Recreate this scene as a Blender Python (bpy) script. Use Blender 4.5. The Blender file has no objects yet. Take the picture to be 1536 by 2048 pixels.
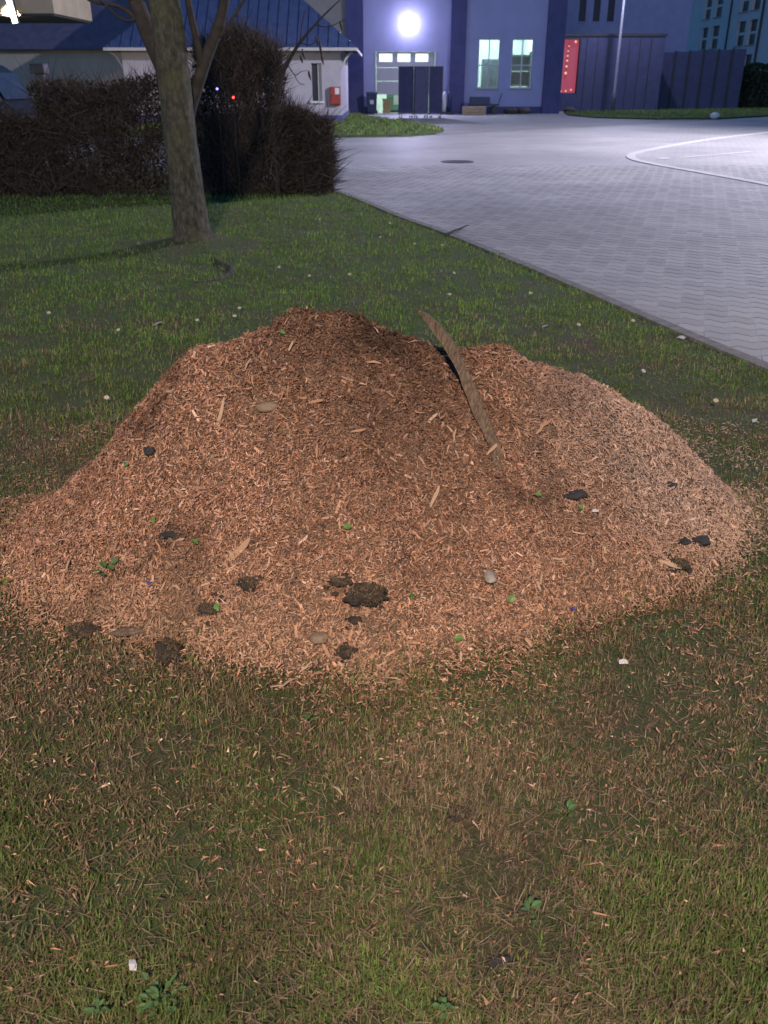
import bpy, math, random
import numpy as np
from mathutils import Vector

random.seed(5)
rng = np.random.RandomState(7)
R = math.radians
SC = bpy.context.scene
COL = SC.collection

# ------------------------------------------------------------------ camera, sky, sun, exposure
cam_d = bpy.data.cameras.new('camera')
cam = bpy.data.objects.new('camera', cam_d); COL.objects.link(cam)
cam.location = (0, 0, 1.55)
cam.rotation_euler = (R(90-26.144), 0, 0)
cam_d.sensor_fit = 'VERTICAL'; cam_d.sensor_height = 36.0; cam_d.sensor_width = 27.0
cam_d.lens = 36.0*1750/2048
cam_d.clip_start = .05; cam_d.clip_end = 1500
cam_d.dof.use_dof = True; cam_d.dof.focus_distance = 2.75; cam_d.dof.aperture_fstop = 7.5
SC.camera = cam

SUN_EL, SUN_ROT = R(5.0), R(200)
world = bpy.data.worlds.new('World'); SC.world = world; world.use_nodes = True
wn = world.node_tree; bg = wn.nodes['Background']
sky = wn.nodes.new('ShaderNodeTexSky'); sky.sky_type = 'NISHITA'; sky.sun_disc = False
sky.sun_elevation = SUN_EL; sky.sun_rotation = SUN_ROT; sky.ozone_density = 6.0; sky.air_density = 1.0; sky.dust_density = .2
wn.links.new(sky.outputs[0], bg.inputs[0]); bg.inputs[1].default_value = .095

sun_d = bpy.data.lights.new('sun', 'SUN'); sun_d.energy = .02; sun_d.angle = R(10); sun_d.color = (.75, .75, 1)
sun = bpy.data.objects.new('sun', sun_d); COL.objects.link(sun)
sun.rotation_euler = (R(70), 0, R(-20)); sun.location = (0, 0, 30)

SC.view_settings.view_transform = 'Standard'; SC.view_settings.look = 'None'
SC.view_settings.exposure = 1.0; SC.view_settings.gamma = 1.0; SC.view_settings.use_curve_mapping = False
SC.render.engine = 'CYCLES'
SC.cycles.use_denoising = True
SC.cycles.max_bounces = 6; SC.cycles.diffuse_bounces = 3; SC.cycles.transparent_max_bounces = 12
SC.cycles.sample_clamp_indirect = 4.0; SC.cycles.caustics_reflective = False; SC.cycles.caustics_refractive = False

# ------------------------------------------------------------------ helpers
def tag(o, label=None, cat=None, group=None, kind=None):
    if label: o['label'] = label
    if cat: o['category'] = cat
    if group: o['group'] = group
    if kind: o['kind'] = kind
    return o
def link(name, me, mat=None, parent=None):
    o = bpy.data.objects.new(name, me); COL.objects.link(o)
    if mat is not None and me is not None and not me.materials: me.materials.append(mat)
    if parent is not None: o.parent = parent
    return o
def empty(name, loc=(0, 0, 0), rz=0, parent=None):
    o = bpy.data.objects.new(name, None); COL.objects.link(o)
    o.location = loc; o.rotation_euler = (0, 0, rz); o.empty_display_size = .2
    if parent is not None: o.parent = parent
    return o
def fast_mesh(name, V, F, col=None, smooth=False):
    V = np.asarray(V, np.float32); F = np.asarray(F, np.int32)
    me = bpy.data.meshes.new(name); m, k = F.shape
    me.vertices.add(len(V)); me.vertices.foreach_set('co', V.ravel())
    me.loops.add(m*k); me.loops.foreach_set('vertex_index', F.ravel())
    me.polygons.add(m); me.polygons.foreach_set('loop_start', np.arange(0, m*k, k, dtype=np.int32))
    me.polygons.foreach_set('use_smooth', np.full(m, bool(smooth)))
    me.update(calc_edges=True)
    if col is not None:
        a = me.attributes.new('col', 'FLOAT_COLOR', 'POINT')
        c = np.ones((len(V), 4), np.float32); c[:, :3] = col
        a.data.foreach_set('color', c.ravel())
    return me
class MB:
    """collects shapes of ONE part"""
    def __init__(s): s.v = []; s.f = []
    def add(s, vs, fs):
        n = len(s.v); s.v += [tuple(p) for p in vs]; s.f += [tuple(i+n for i in q) for q in fs]; return s
    def box(s, x0, x1, y0, y1, z0, z1):
        return s.add([(x0,y0,z0),(x1,y0,z0),(x1,y1,z0),(x0,y1,z0),(x0,y0,z1),(x1,y0,z1),(x1,y1,z1),(x0,y1,z1)],
                     [(3,2,1,0),(4,5,6,7),(0,1,5,4),(1,2,6,5),(2,3,7,6),(3,0,4,7)])
    def prism(s, poly, z0, z1, axis='z'):
        n = len(poly)
        if axis == 'z': a = [(x,y,z0) for x,y in poly]; b = [(x,y,z1) for x,y in poly]
        elif axis == 'y': a = [(x,z0,y) for x,y in poly]; b = [(x,z1,y) for x,y in poly]
        else: a = [(z0,x,y) for x,y in poly]; b = [(z1,x,y) for x,y in poly]
        return s.add(a+b, [tuple(range(n))[::-1], tuple(range(n,2*n))]+[(i,(i+1)%n,(i+1)%n+n,i+n) for i in range(n)])
    def tube(s, pts, rad, n=8, cap=True):
        pts = [Vector(p) for p in pts]
        if not hasattr(rad, '__len__'): rad = [rad]*len(pts)
        vs = []; fs = []; ref = None
        for i, p in enumerate(pts):
            d = (pts[min(i+1,len(pts)-1)]-pts[max(i-1,0)]).normalized()
            if ref is None: ref = d.orthogonal().normalized()
            ref = (ref-d*ref.dot(d)).normalized(); b = d.cross(ref)
            for k in range(n):
                a = 2*math.pi*k/n; vs.append(p+(ref*math.cos(a)+b*math.sin(a))*rad[i])
        for i in range(len(pts)-1):
            for k in range(n): fs.append((i*n+k, i*n+(k+1)%n, (i+1)*n+(k+1)%n, (i+1)*n+k))
        if cap: fs += [tuple(range(n))[::-1], tuple(range((len(pts)-1)*n, len(pts)*n))]
        return s.add(vs, fs)
    def disc(s, c, r, z0, z1, n=20):
        return s.prism([(c[0]+r*math.cos(2*math.pi*k/n), c[1]+r*math.sin(2*math.pi*k/n)) for k in range(n)], z0, z1)
    def build(s, name, mat, parent=None, bevel=0, smooth=False):
        me = bpy.data.meshes.new(name); me.from_pydata([tuple(p) for p in s.v], [], s.f); me.update()
        if smooth: me.polygons.foreach_set('use_smooth', np.ones(len(me.polygons), bool))
        o = link(name, me, mat, parent)
        if bevel:
            b = o.modifiers.new('bevel', 'BEVEL'); b.width = bevel; b.segments = 2; b.limit_method = 'ANGLE'
        return o
def wall_mesh(x0, x1, z0, z1, holes, y0, y1):
    """wall between planes y0 (front) and y1 with rectangular openings (hx0,hx1,hz0,hz1)"""
    xs = sorted({x0, x1, *[h[0] for h in holes], *[h[1] for h in holes]}); zs = sorted({z0, z1, *[h[2] for h in holes], *[h[3] for h in holes]})
    solid = lambda i, j: 0 <= i < len(xs)-1 and 0 <= j < len(zs)-1 and not any(h[0] < (xs[i]+xs[i+1])/2 < h[1] and h[2] < (zs[j]+zs[j+1])/2 < h[3] for h in holes)
    m = MB()
    for i in range(len(xs)-1):
        for j in range(len(zs)-1):
            if not solid(i, j): continue
            a, b, c, d = xs[i], xs[i+1], zs[j], zs[j+1]
            m.add([(a,y0,c),(b,y0,c),(b,y0,d),(a,y0,d)], [(0,1,2,3)]); m.add([(a,y1,c),(b,y1,c),(b,y1,d),(a,y1,d)], [(3,2,1,0)])
            if not solid(i-1,j): m.add([(a,y0,c),(a,y0,d),(a,y1,d),(a,y1,c)], [(0,1,2,3)])
            if not solid(i+1,j): m.add([(b,y0,c),(b,y0,d),(b,y1,d),(b,y1,c)], [(3,2,1,0)])
            if not solid(i,j-1): m.add([(a,y0,c),(b,y0,c),(b,y1,c),(a,y1,c)], [(3,2,1,0)])
            if not solid(i,j+1): m.add([(a,y0,d),(b,y0,d),(b,y1,d),(a,y1,d)], [(0,1,2,3)])
    return m

# ------------------------------------------------------------------ materials
def new_mat(name):
    m = bpy.data.materials.new(name); m.use_nodes = True
    return m, m.node_tree, m.node_tree.nodes['Principled BSDF']
def ramp(nt, fac, stops):
    r = nt.nodes.new('ShaderNodeValToRGB'); e = r.color_ramp.elements
    while len(e) < len(stops): e.new(.5)
    for el, (p, c) in zip(e, stops): el.position = p; el.color = (*c, 1)
    nt.links.new(fac, r.inputs[0]); return r.outputs[0]
def noise_tex(nt, scale, detail=5, vec='Object', rough=.6, stretch=None):
    tc = nt.nodes.new('ShaderNodeTexCoord'); n = nt.nodes.new('ShaderNodeTexNoise')
    n.inputs['Scale'].default_value = scale; n.inputs['Detail'].default_value = detail; n.inputs['Roughness'].default_value = rough
    if stretch:
        mp = nt.nodes.new('ShaderNodeMapping'); mp.inputs['Scale'].default_value = stretch
        nt.links.new(tc.outputs[vec], mp.inputs[0]); nt.links.new(mp.outputs[0], n.inputs[0])
    else: nt.links.new(tc.outputs[vec], n.inputs[0])
    return n.outputs[0]
def bump(nt, bs, h, strength, dist):
    b = nt.nodes.new('ShaderNodeBump'); b.inputs['Strength'].default_value = strength; b.inputs['Distance'].default_value = dist
    nt.links.new(h, b.inputs['Height']); nt.links.new(b.outputs[0], bs.inputs['Normal'])
def M(name, c1, c2=None, scale=6, rough=.8, bmp=0, dist=.01, metal=0, stretch=None, lo=.35, hi=.65, spec=None):
    m, nt, bs = new_mat(name)
    bs.inputs['Roughness'].default_value = rough; bs.inputs['Metallic'].default_value = metal
    if spec is not None: bs.inputs['Specular IOR Level'].default_value = spec
    if c2 is None: c2 = tuple(x*.8 for x in c1)
    n = noise_tex(nt, scale, stretch=stretch)
    nt.links.new(ramp(nt, n, [(lo, c1), (hi, c2)]), bs.inputs['Base Color'])
    if bmp: bump(nt, bs, n, bmp, dist)
    return m
def M_attr(name, rough=.8, spec=.3, trans=0):
    m, nt, bs = new_mat(name)
    a = nt.nodes.new('ShaderNodeAttribute'); a.attribute_name = 'col'
    nt.links.new(a.outputs['Color'], bs.inputs['Base Color']); bs.inputs['Roughness'].default_value = rough
    bs.inputs['Specular IOR Level'].default_value = spec
    if trans:
        t = nt.nodes.new('ShaderNodeBsdfTranslucent'); nt.links.new(a.outputs['Color'], t.inputs[0])
        mx = nt.nodes.new('ShaderNodeMixShader'); mx.inputs[0].default_value = trans
        nt.links.new(bs.outputs[0], mx.inputs[1]); nt.links.new(t.outputs[0], mx.inputs[2])
        nt.links.new(mx.outputs[0], nt.nodes['Material Output'].inputs[0])
    return m
def M_rand(name, cols, rough=.8):
    """colour picked per object"""
    m, nt, bs = new_mat(name)
    oi = nt.nodes.new('ShaderNodeObjectInfo'); n = noise_tex(nt, 60)
    mx = nt.nodes.new('ShaderNodeMath'); mx.operation = 'MULTIPLY_ADD'; mx.inputs[1].default_value = .35
    nt.links.new(n, mx.inputs[0]); ad = nt.nodes.new('ShaderNodeMath'); ad.operation = 'MULTIPLY'; ad.inputs[1].default_value = .75
    nt.links.new(oi.outputs['Random'], ad.inputs[0]); nt.links.new(ad.outputs[0], mx.inputs[2])
    k = len(cols)
    nt.links.new(ramp(nt, mx.outputs[0], [(i/(k-1), c) for i, c in enumerate(cols)]), bs.inputs['Base Color'])
    bs.inputs['Roughness'].default_value = rough; return m
def M_emit(name, c, s):
    m, nt, bs = new_mat(name)
    bs.inputs['Base Color'].default_value = (.02, .02, .02, 1)
    bs.inputs['Emission Color'].default_value = (*c, 1); bs.inputs['Emission Strength'].default_value = s
    return m
def M_glass(name, tint=(.8, .85, .9)):
    m, nt, bs = new_mat(name); nt.nodes.remove(bs)
    g = nt.nodes.new('ShaderNodeBsdfGlossy'); g.inputs['Roughness'].default_value = .05
    t = nt.nodes.new('ShaderNodeBsdfTransparent'); t.inputs[0].default_value = (*tint, 1)
    fr = nt.nodes.new('ShaderNodeFresnel'); fr.inputs[0].default_value = 1.5
    mx = nt.nodes.new('ShaderNodeMixShader')
    nt.links.new(fr.outputs[0], mx.inputs[0]); nt.links.new(t.outputs[0], mx.inputs[1]); nt.links.new(g.outputs[0], mx.inputs[2])
    nt.links.new(mx.outputs[0], nt.nodes['Material Output'].inputs[0]); return m
def lamp(name, kind, loc, energy, color, radius, parent=None, aim=None, cone=None, blend=.5):
    d = bpy.data.lights.new(name, kind); d.energy = energy; d.color = color; d.shadow_soft_size = radius
    if kind == 'SPOT': d.spot_size = cone; d.spot_blend = blend
    o = bpy.data.objects.new(name, d); COL.objects.link(o); o.location = loc
    if aim is not None: o.rotation_euler = (Vector(aim)-Vector(loc)).to_track_quat('-Z', 'Y').to_euler()
    if parent is not None:
        o.parent = parent; o.location = Vector(loc)-Vector(parent.location)
    return o
FLOOD, CANOPY, LAWN_L, YARD_L, POST_L = 36, 800, 3450, 12500, 1200   # watts of the real lamps

RS = np.random.RandomState(11)
_LAT = RS.rand(256, 256)
def vnoise(x, y):
    x = np.asarray(x, float); y = np.asarray(y, float)
    xi = np.floor(x).astype(int); yi = np.floor(y).astype(int)
    fx = x - xi; fy = y - yi
    fx = fx*fx*(3-2*fx); fy = fy*fy*(3-2*fy)
    a = _LAT[xi & 255, yi & 255]; b = _LAT[(xi+1) & 255, yi & 255]
    c = _LAT[xi & 255, (yi+1) & 255]; d = _LAT[(xi+1) & 255, (yi+1) & 255]
    return (a*(1-fx)+b*fx)*(1-fy)+(c*(1-fx)+d*fx)*fy
def fbm(x, y, o=4):
    s = 0; a = .5; t = 0
    for i in range(o):
        s = s + a*vnoise(x*2**i+17.3*i, y*2**i+5.1*i); t += a; a *= .5
    return s/t
# edge of the lawn against the paved yard: (y, x)
KY = np.array([-40., -3, 1, 3.2, 5.09, 6.01, 7.25, 8.6, 10.28, 12.04, 13.5, 14.9, 16.2, 17.4, 18.2])
KX = np.array([3.9, 3.4, 3.1, 2.74, 2.31, 2.02, 1.66, 1.26, .74, .10, -.35, -.82, -1.5, -2.7, -4.6])
def kerb_x(y): return np.interp(y, KY, KX)
# the heap: crest line and toes measured across its length
CX = np.array([-1.66,-1.48,-1.31,-1.06,-.92,-.80,-.66,-.48,-.33,-.21,-.13,.05,.19,.40,.55,.76,.97,1.10,1.22,1.34,1.46,1.58])
CH = np.array([0.0,.01,.085,.345,.50,.62,.73,.79,.835,.87,.85,.77,.715,.715,.635,.59,.455,.35,.235,.10,.01,0.])
FX = np.array([-1.66,-1.44,-1.16,-.92,-.66,-.30,.04,.34,.76,1.1,1.25,1.42,1.58])
FY = np.array([2.98,2.58,2.30,2.2,2.12,2.02,1.96,2.10,2.30,2.5,2.66,2.95,3.2])
def crest_y(x): return 3.05+.035*x*x+.03*x
def heap_h(x, y):
    x = np.asarray(x, float); y = np.asarray(y, float)
    hc = np.interp(x, CX, CH)
    hc = (hc + np.interp(x-.05, CX, CH) + np.interp(x+.05, CX, CH))/3
    yc = crest_y(x); yf = np.interp(x, FX, FY) + .22*(fbm(x*3.3+2, x*0+4.4, 3)-.5); yb = yc + .18 + hc*1.45
    t = np.where(y < yc, (y-yf)/np.maximum(yc-yf, .05), (yb-y)/np.maximum(yb-yc, .05))
    t = np.clip(t, 0, 1)
    s = .62*t + .38*(3*t*t-2*t**3)
    top = np.clip((t-.8)/.2, 0, 1); s = s - .03*top*top
    z = hc*s*np.clip(t/.22, .12, 1)
    m = np.clip(z/.12, 0, 1)
    z = z + m*(.095*(fbm(x*3.1+7, y*3.1+3, 3)-.5) + .055*(fbm(x*9+1, y*9+9, 3)-.5) + .022*(vnoise(x*27, y*27+4)-.5))
    return np.maximum(z, 0)
def lawn_h(x, y):
    x = np.asarray(x, float); y = np.asarray(y, float)
    z = .035*(fbm(x*1.3+40, y*1.3+11, 3)-.5) + .03*(fbm(x*5+3, y*5+70, 3)-.5)
    edge = np.clip((kerb_x(y)-x)/.5, 0, 1)
    r = np.hypot(x+2.02, y-9.6)
    return z*edge - .008 + .09*np.exp(-(r/.55)**2)
def surf(x, y): return lawn_h(x, y) + heap_h(x, y)
def slope_n(x, y, e=.012, fn=surf):
    gx = (fn(x+e, y)-fn(x-e, y))/(2*e); gy = (fn(x, y+e)-fn(x, y-e))/(2*e)
    n = np.stack([-gx, -gy, np.ones_like(gx)], -1)
    return n/np.linalg.norm(n, axis=-1, keepdims=True)
# ------------------------------------------------------------------ the setting: ground, lawn, paved yard
m_soil = M('soil', (.05,.036,.024), (.09,.066,.042), 9, .95, .6, .02)
m_ground = M('far ground', (.06,.06,.045), (.09,.085,.06), .6, .95)
o = MB().box(-320,320,-60,640,-.5,-.09).build('ground', m_ground); tag(o, 'dark open ground beneath the lawn and yard', None, kind='structure')

def make_lawn_mat():
    m, nt, bs = new_mat('lawn soil and thatch')
    n1 = noise_tex(nt, 2.6, 5); n2 = noise_tex(nt, 90, 7, rough=.75)
    c1 = ramp(nt, n2, [(.3,(.05,.04,.022)),(.5,(.11,.085,.048)),(.7,(.18,.14,.085))])
    c2 = ramp(nt, n2, [(.3,(.04,.06,.018)),(.5,(.075,.11,.03)),(.72,(.13,.145,.05))])
    mx = nt.nodes.new('ShaderNodeMix'); mx.data_type = 'RGBA'
    f = ramp(nt, n1, [(.32,(0,0,0)),(.52,(1,1,1))])
    nt.links.new(f, mx.inputs[0]); nt.links.new(c1, mx.inputs[6]); nt.links.new(c2, mx.inputs[7])
    nt.links.new(mx.outputs[2], bs.inputs['Base Color']); bs.inputs['Roughness'].default_value = .95
    bump(nt, bs, n2, 1.0, .03); return m
m_lawn = make_lawn_mat()
ny, nx = 300, 240
yy = np.concatenate([np.linspace(-8, .8, 12), .8+17.4*(np.linspace(0,1,ny-12)**1.6)])
ww = 26*np.linspace(0,1,nx)**2.0
YY, WW = np.meshgrid(yy, ww, indexing='ij'); XX = kerb_x(YY)-.02-WW
V = np.stack([XX, YY, lawn_h(XX, YY)], -1).reshape(-1,3)
idx = np.arange(ny*nx).reshape(ny,nx)
F = np.stack([idx[:-1,1:], idx[:-1,:-1], idx[1:,:-1], idx[1:,1:]], -1).reshape(-1,4)
o = link('lawn', fast_mesh('lawn', V, F, smooth=True), m_lawn); tag(o, 'mown lawn under the wood chip heap', None, kind='structure')

def stone_mat():
    m, nt, bs = new_mat('concrete paver')
    oi = nt.nodes.new('ShaderNodeObjectInfo'); n = noise_tex(nt, 45, 5); n2 = noise_tex(nt, 4, 3, 'Generated')
    ad = nt.nodes.new('ShaderNodeMath'); ad.operation = 'MULTIPLY_ADD'; ad.inputs[1].default_value = .5
    nt.links.new(n, ad.inputs[0]); sc = nt.nodes.new('ShaderNodeMath'); sc.operation = 'MULTIPLY'; sc.inputs[1].default_value = .5
    nt.links.new(oi.outputs['Random'], sc.inputs[0]); nt.links.new(sc.outputs[0], ad.inputs[2])
    nt.links.new(ramp(nt, ad.outputs[0], [(.15,(.235,.23,.227)),(.85,(.35,.34,.33))]), bs.inputs['Base Color'])
    bs.inputs['Roughness'].default_value = .7; bump(nt, bs, n, .25, .004); return m
m_stone = stone_mat()
# paved yard
def make_pave_far():
    m, nt, bs = new_mat('yard paving')
    tc = nt.nodes.new('ShaderNodeTexCoord'); mp = nt.nodes.new('ShaderNodeMapping'); mp.inputs['Rotation'].default_value = (0,0,R(18))
    nt.links.new(tc.outputs['Object'], mp.inputs[0])
    br = nt.nodes.new('ShaderNodeTexBrick'); br.offset = 0; br.inputs['Scale'].default_value = 1
    br.inputs['Brick Width'].default_value = .172; br.inputs['Row Height'].default_value = .175; br.inputs['Mortar Size'].default_value = .006
    br.inputs['Color1'].default_value = (.305,.297,.292,1); br.inputs['Color2'].default_value = (.29,.282,.278,1); br.inputs['Mortar'].default_value = (.235,.23,.225,1)
    nt.links.new(mp.outputs[0], br.inputs[0])
    n = noise_tex(nt, .35, 6); r = ramp(nt, n, [(.3,(.68,.68,.70)),(.7,(1.1,1.08,1.06))])
    n3 = noise_tex(nt, 3.0, 4); r3 = ramp(nt, n3, [(.3,(.9,.9,.9)),(.7,(1.05,1.05,1.05))])
    mx = nt.nodes.new('ShaderNodeMix'); mx.data_type = 'RGBA'; mx.blend_type = 'MULTIPLY'; mx.inputs[0].default_value = 1
    mx2 = nt.nodes.new('ShaderNodeMix'); mx2.data_type = 'RGBA'; mx2.blend_type = 'MULTIPLY'; mx2.inputs[0].default_value = 1
    nt.links.new(br.outputs[0], mx.inputs[6]); nt.links.new(r, mx.inputs[7])
    nt.links.new(mx.outputs[2], mx2.inputs[6]); nt.links.new(r3, mx2.inputs[7])
    nt.links.new(mx2.outputs[2], bs.inputs['Base Color']); bs.inputs['Roughness'].default_value = .62
    return m
m_pave = make_pave_far()
m_sand = M('joint sand', (.06,.057,.053), (.10,.094,.088), 20, .95)
yard = empty('yard'); tag(yard, 'grey interlocking paved yard right of the lawn', None, kind='structure')
def strip(name, ys, xl, xr, z, mat, parent):
    V = []; F = []
    for i, y in enumerate(ys):
        V += [(xl(y), y, z), (xr(y), y, z)]
        if i: F.append((2*i-2, 2*i-1, 2*i+1, 2*i))
    return link(name, fast_mesh(name, V, np.array(F)), mat, parent)
BOUND = 19.6
strip('joint_bed', np.linspace(-8, BOUND, 90), lambda y: float(kerb_x(min(y,18.2))) if y < 18.2 else -60., lambda y: 40, -.013, m_sand, yard)
strip('edge_course', np.linspace(-8, 18, 80), lambda y: float(kerb_x(y))+.05, lambda y: float(kerb_x(y))+.36, -.0045, m_stone, yard)
strip('yard_surface', np.array([BOUND-.15, 90.]), lambda y: -60, lambda y: 60, -.0035, m_pave, yard)
# the interlocking stones, nearest ones singly
A, B, AMP = .172, .175, .030
U = np.array([math.sin(R(18)), math.cos(R(18))]); W = np.array([math.cos(R(18)), -math.sin(R(18))])
def stone_geo(jv=.0002, ju=.0022, ch=.004):
    fr = [(-.5,0),(-.28,AMP),(.28,-AMP),(.5,0)]
    def ring(i, z):
        v2 = A/2-jv; u2 = B/2-ju-i
        e = (0,.0095,.0095,0); bot = [(f*2*v2, -u2+d+q) for (f, d), q in zip(fr,e)]; top = [(f*2*v2, u2+d-q) for (f, d), q in zip(fr,e)][::-1]
        return [(v, u, z) for v, u in bot+top]
    V = ring(0,-.016)+ring(0,-.005)+ring(ch,0.0)
    F = [(16,17,22,23),(17,18,21,22),(18,19,20,21)]
    for k in range(8):
        n = (k+1)%8; F += [(k,n,8+n,8+k),(8+k,8+n,16+n,16+k)]
    return np.array(V), np.array(F)
SV, SF = stone_geo()
SVw = np.stack([SV[:,0]*W[0]+SV[:,1]*U[0], SV[:,0]*W[1]+SV[:,1]*U[1], SV[:,2]], -1)
I, J = np.meshgrid(np.arange(-80,90), np.arange(-10,140), indexing='ij')
cx = I.ravel()*A*W[0]+J.ravel()*B*U[0]; cy = I.ravel()*A*W[1]+J.ravel()*B*U[1]
keep = (cx > kerb_x(cy)+.105) & (cy > 2.6) & (cy < BOUND-.02) & (cx < .56*cy+2.0)
cx, cy = cx[keep], cy[keep]
# distance order restricted to what the frame shows
inview = (np.abs(cx) < .49*cy+.15)
order = np.argsort(np.where(inview, cy, cy+100)); cx, cy = cx[order], cy[order]
cz = rng.normal(0, .0006, len(cx)); shade = rng.uniform(.86, 1.1, len(cx))
base = np.array([.30,.292,.288])
st_me = fast_mesh('paver', SVw, SF); st_me.materials.append(m_stone)
for k in range(300):
    o = bpy.data.objects.new('paver', st_me); COL.objects.link(o); o.parent = yard; o.location = (cx[k], cy[k], cz[k])
    o.rotation_euler = (rng.normal(0,.004), rng.normal(0,.002), 0)
rest = np.arange(300, len(cx)); n = len(SVw)
V = (SVw[None]+np.stack([cx[rest],cy[rest],cz[rest]],-1)[:,None]).reshape(-1,3)
F = (SF[None]+(np.arange(len(rest))*n)[:,None,None]).reshape(-1,4)
stain = .72+.56*fbm(cx[rest]*.8+4, cy[rest]*.8+9, 4)
c = np.repeat(base[None]*(shade[rest]*stain)[:,None], n, 0)
o = link('pavers', fast_mesh('pavers', V, F, c), M_attr('paver field', .7), yard); o['kind'] = 'stuff'

# lawn edging: one stone after the other
m_kerb = M('edging concrete', (.13,.12,.11), (.21,.195,.18), 14, .9, .4, .006)
kerb = empty('kerb'); tag(kerb, 'narrow flush concrete edging between lawn and paving', None, kind='structure')
s = -2.0; 
while s < 17.6:
    L = 0.5 if s < 9 else 1.0
    ys = np.linspace(s+.004, s+L-.004, 3); m = MB()
    pl = []
    for y in ys:
        x = float(kerb_x(y)); pl.append((x-.012, y))
    pr = [(x+.095, y+.02) for x, y in pl]
    dz = rng.normal(0,.003)
    m.prism(pl+pr[::-1], -.08, .008+dz); m.build('kerb_stone', m_kerb, kerb)
    s += L

# forecourt of the hall, verges, island edging, paint, manhole
m_fore = M('forecourt asphalt', (.17,.165,.165), (.23,.225,.22), .8, .7)
def sheet(name, poly, z, mat, parent=None):
    return link(name, (lambda me: (me.from_pydata([(x,y,z) for x,y in poly],[],[tuple(range(len(poly)))]), me.update(), me)[2])(bpy.data.meshes.new(name)), mat, parent)
o = sheet('forecourt', [(-20,53.4),(-4,43.5),(-.5,36),(1.7,31.3),(7.1,36.6),(12,41.2),(19.8,49.5),(34,61.5),(34,70),(-20,70)], .003, m_fore)
tag(o, 'darker paved forecourt in front of the hall', None, kind='structure')
m_verge = M('verge turf', (.03,.05,.015), (.06,.09,.028), 3, .95, .5, .05)
VERGE1 = [(-34,31.5),(-14,30),(-4,29.6),(-1.4,29.8),(.6,30.4),(1.7,31.6),(2.1,33.5),(1.9,36.5),(1.1,40),(.35,43),(-.8,47.5),(-2,53.2),(-34,53.2)]
VERGE2 = [(10.2,54.6),(9.6,50),(10.2,46.2),(12.6,44.2),(15.9,45.0),(20,49.2),(27,55.4),(42,66),(42,70),(28,64),(16,57.4)]
def verge(poly, label):
    m = MB().prism(poly[::-1] if False else poly, .0, .07); o = m.build('verge', m_verge); tag(o, label, None, kind='structure'); return o
verge(VERGE1, 'grass verge between the white house and the yard')
verge(VERGE2, 'grass strip at the foot of the dark hedge across the yard')
m_pale = M('pale edging concrete', (.36,.35,.34), (.42,.41,.40), 5, .8)
isl = [(6.6,13.4),(6.47,15.66),(6.06,17.94),(5.7,19.8),(5.62,21.2),(5.95,22.6),(6.8,24.2),(8.81,27.3),(10.71,29.84),(13.5,33.2)]
def curve_pts(pts, k=4):
    out = []
    P = [Vector((*p,0)) for p in pts]
    for i in range(len(P)-1):
        p0, p1, p2, p3 = P[max(i-1,0)], P[i], P[i+1], P[min(i+2,len(P)-1)]
        for j in range(k):
            t = j/k; out.append(.5*((2*p1)+(p2-p0)*t+(2*p0-5*p1+4*p2-p3)*t*t+(-p0+3*p1-3*p2+p3)*t**3))
    return out+[P[-1]]
cp = curve_pts(isl)
edging = empty('island_kerb'); tag(edging, 'pale curved flush kerb round the island in the paved yard', None, kind='structure')
for i in range(len(cp)-1):
    a, b = cp[i], cp[i+1]; d = (b-a).normalized(); a = a+d*.006; b = b-d*.006
    q0 = (cp[min(i+1,len(cp)-1)]-cp[max(i-1,0)]).normalized(); q1 = (cp[min(i+2,len(cp)-1)]-cp[i]).normalized()
    n0 = Vector((q0.y,-q0.x,0))*.10; n1 = Vector((q1.y,-q1.x,0))*.10
    MB().prism([tuple((a-n0)[:2]),tuple((a+n0)[:2]),tuple((b+n1)[:2]),tuple((b-n1)[:2])], -.02, .014).build('kerb_stone', m_pale, edging)
m_paint = M('worn white road paint', (.52,.52,.51), (.38,.38,.37), 12, .7)
o = MB().add([(6.77,21.66,.004),(6.8,21.54,.004),(9.2,23.54,.004),(9.17,23.66,.004)],[(0,1,2,3)]).build('road_marking', m_paint); tag(o, 'long white line painted inside the curved island', None, kind='structure')
o = MB().add([(6.2,21.5,.004),(6.22,21.2,.004),(6.5,21.3,.004),(6.5,21.62,.004)],[(0,1,2,3)]).build('road_marking', m_paint); tag(o, 'short white paint dab beside the island kerb', None, kind='structure')
m_iron = M('cast iron', (.03,.03,.032), (.06,.058,.055), 14, .55, .4, .01, metal=.7)
mh = empty('manhole_cover', (1.6,20.5,0)); tag(mh, 'dark round manhole cover set in the paved yard', 'manhole cover')
MB().disc((0,0), .30, -.03, .004, 28).build('lid', m_iron, mh)
MB().add(*(lambda n: ([(r*math.cos(2*math.pi*k/n), r*math.sin(2*math.pi*k/n), z) for r, z in ((.305,.003),(.305,.006),(.36,.006),(.36,-.02)) for k in range(n)], [(j*n+k, j*n+(k+1)%n, (j+1)*n+(k+1)%n, (j+1)*n+k) for j in range(3) for k in range(n)]))(28)).build('frame', m_iron, mh)
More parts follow.
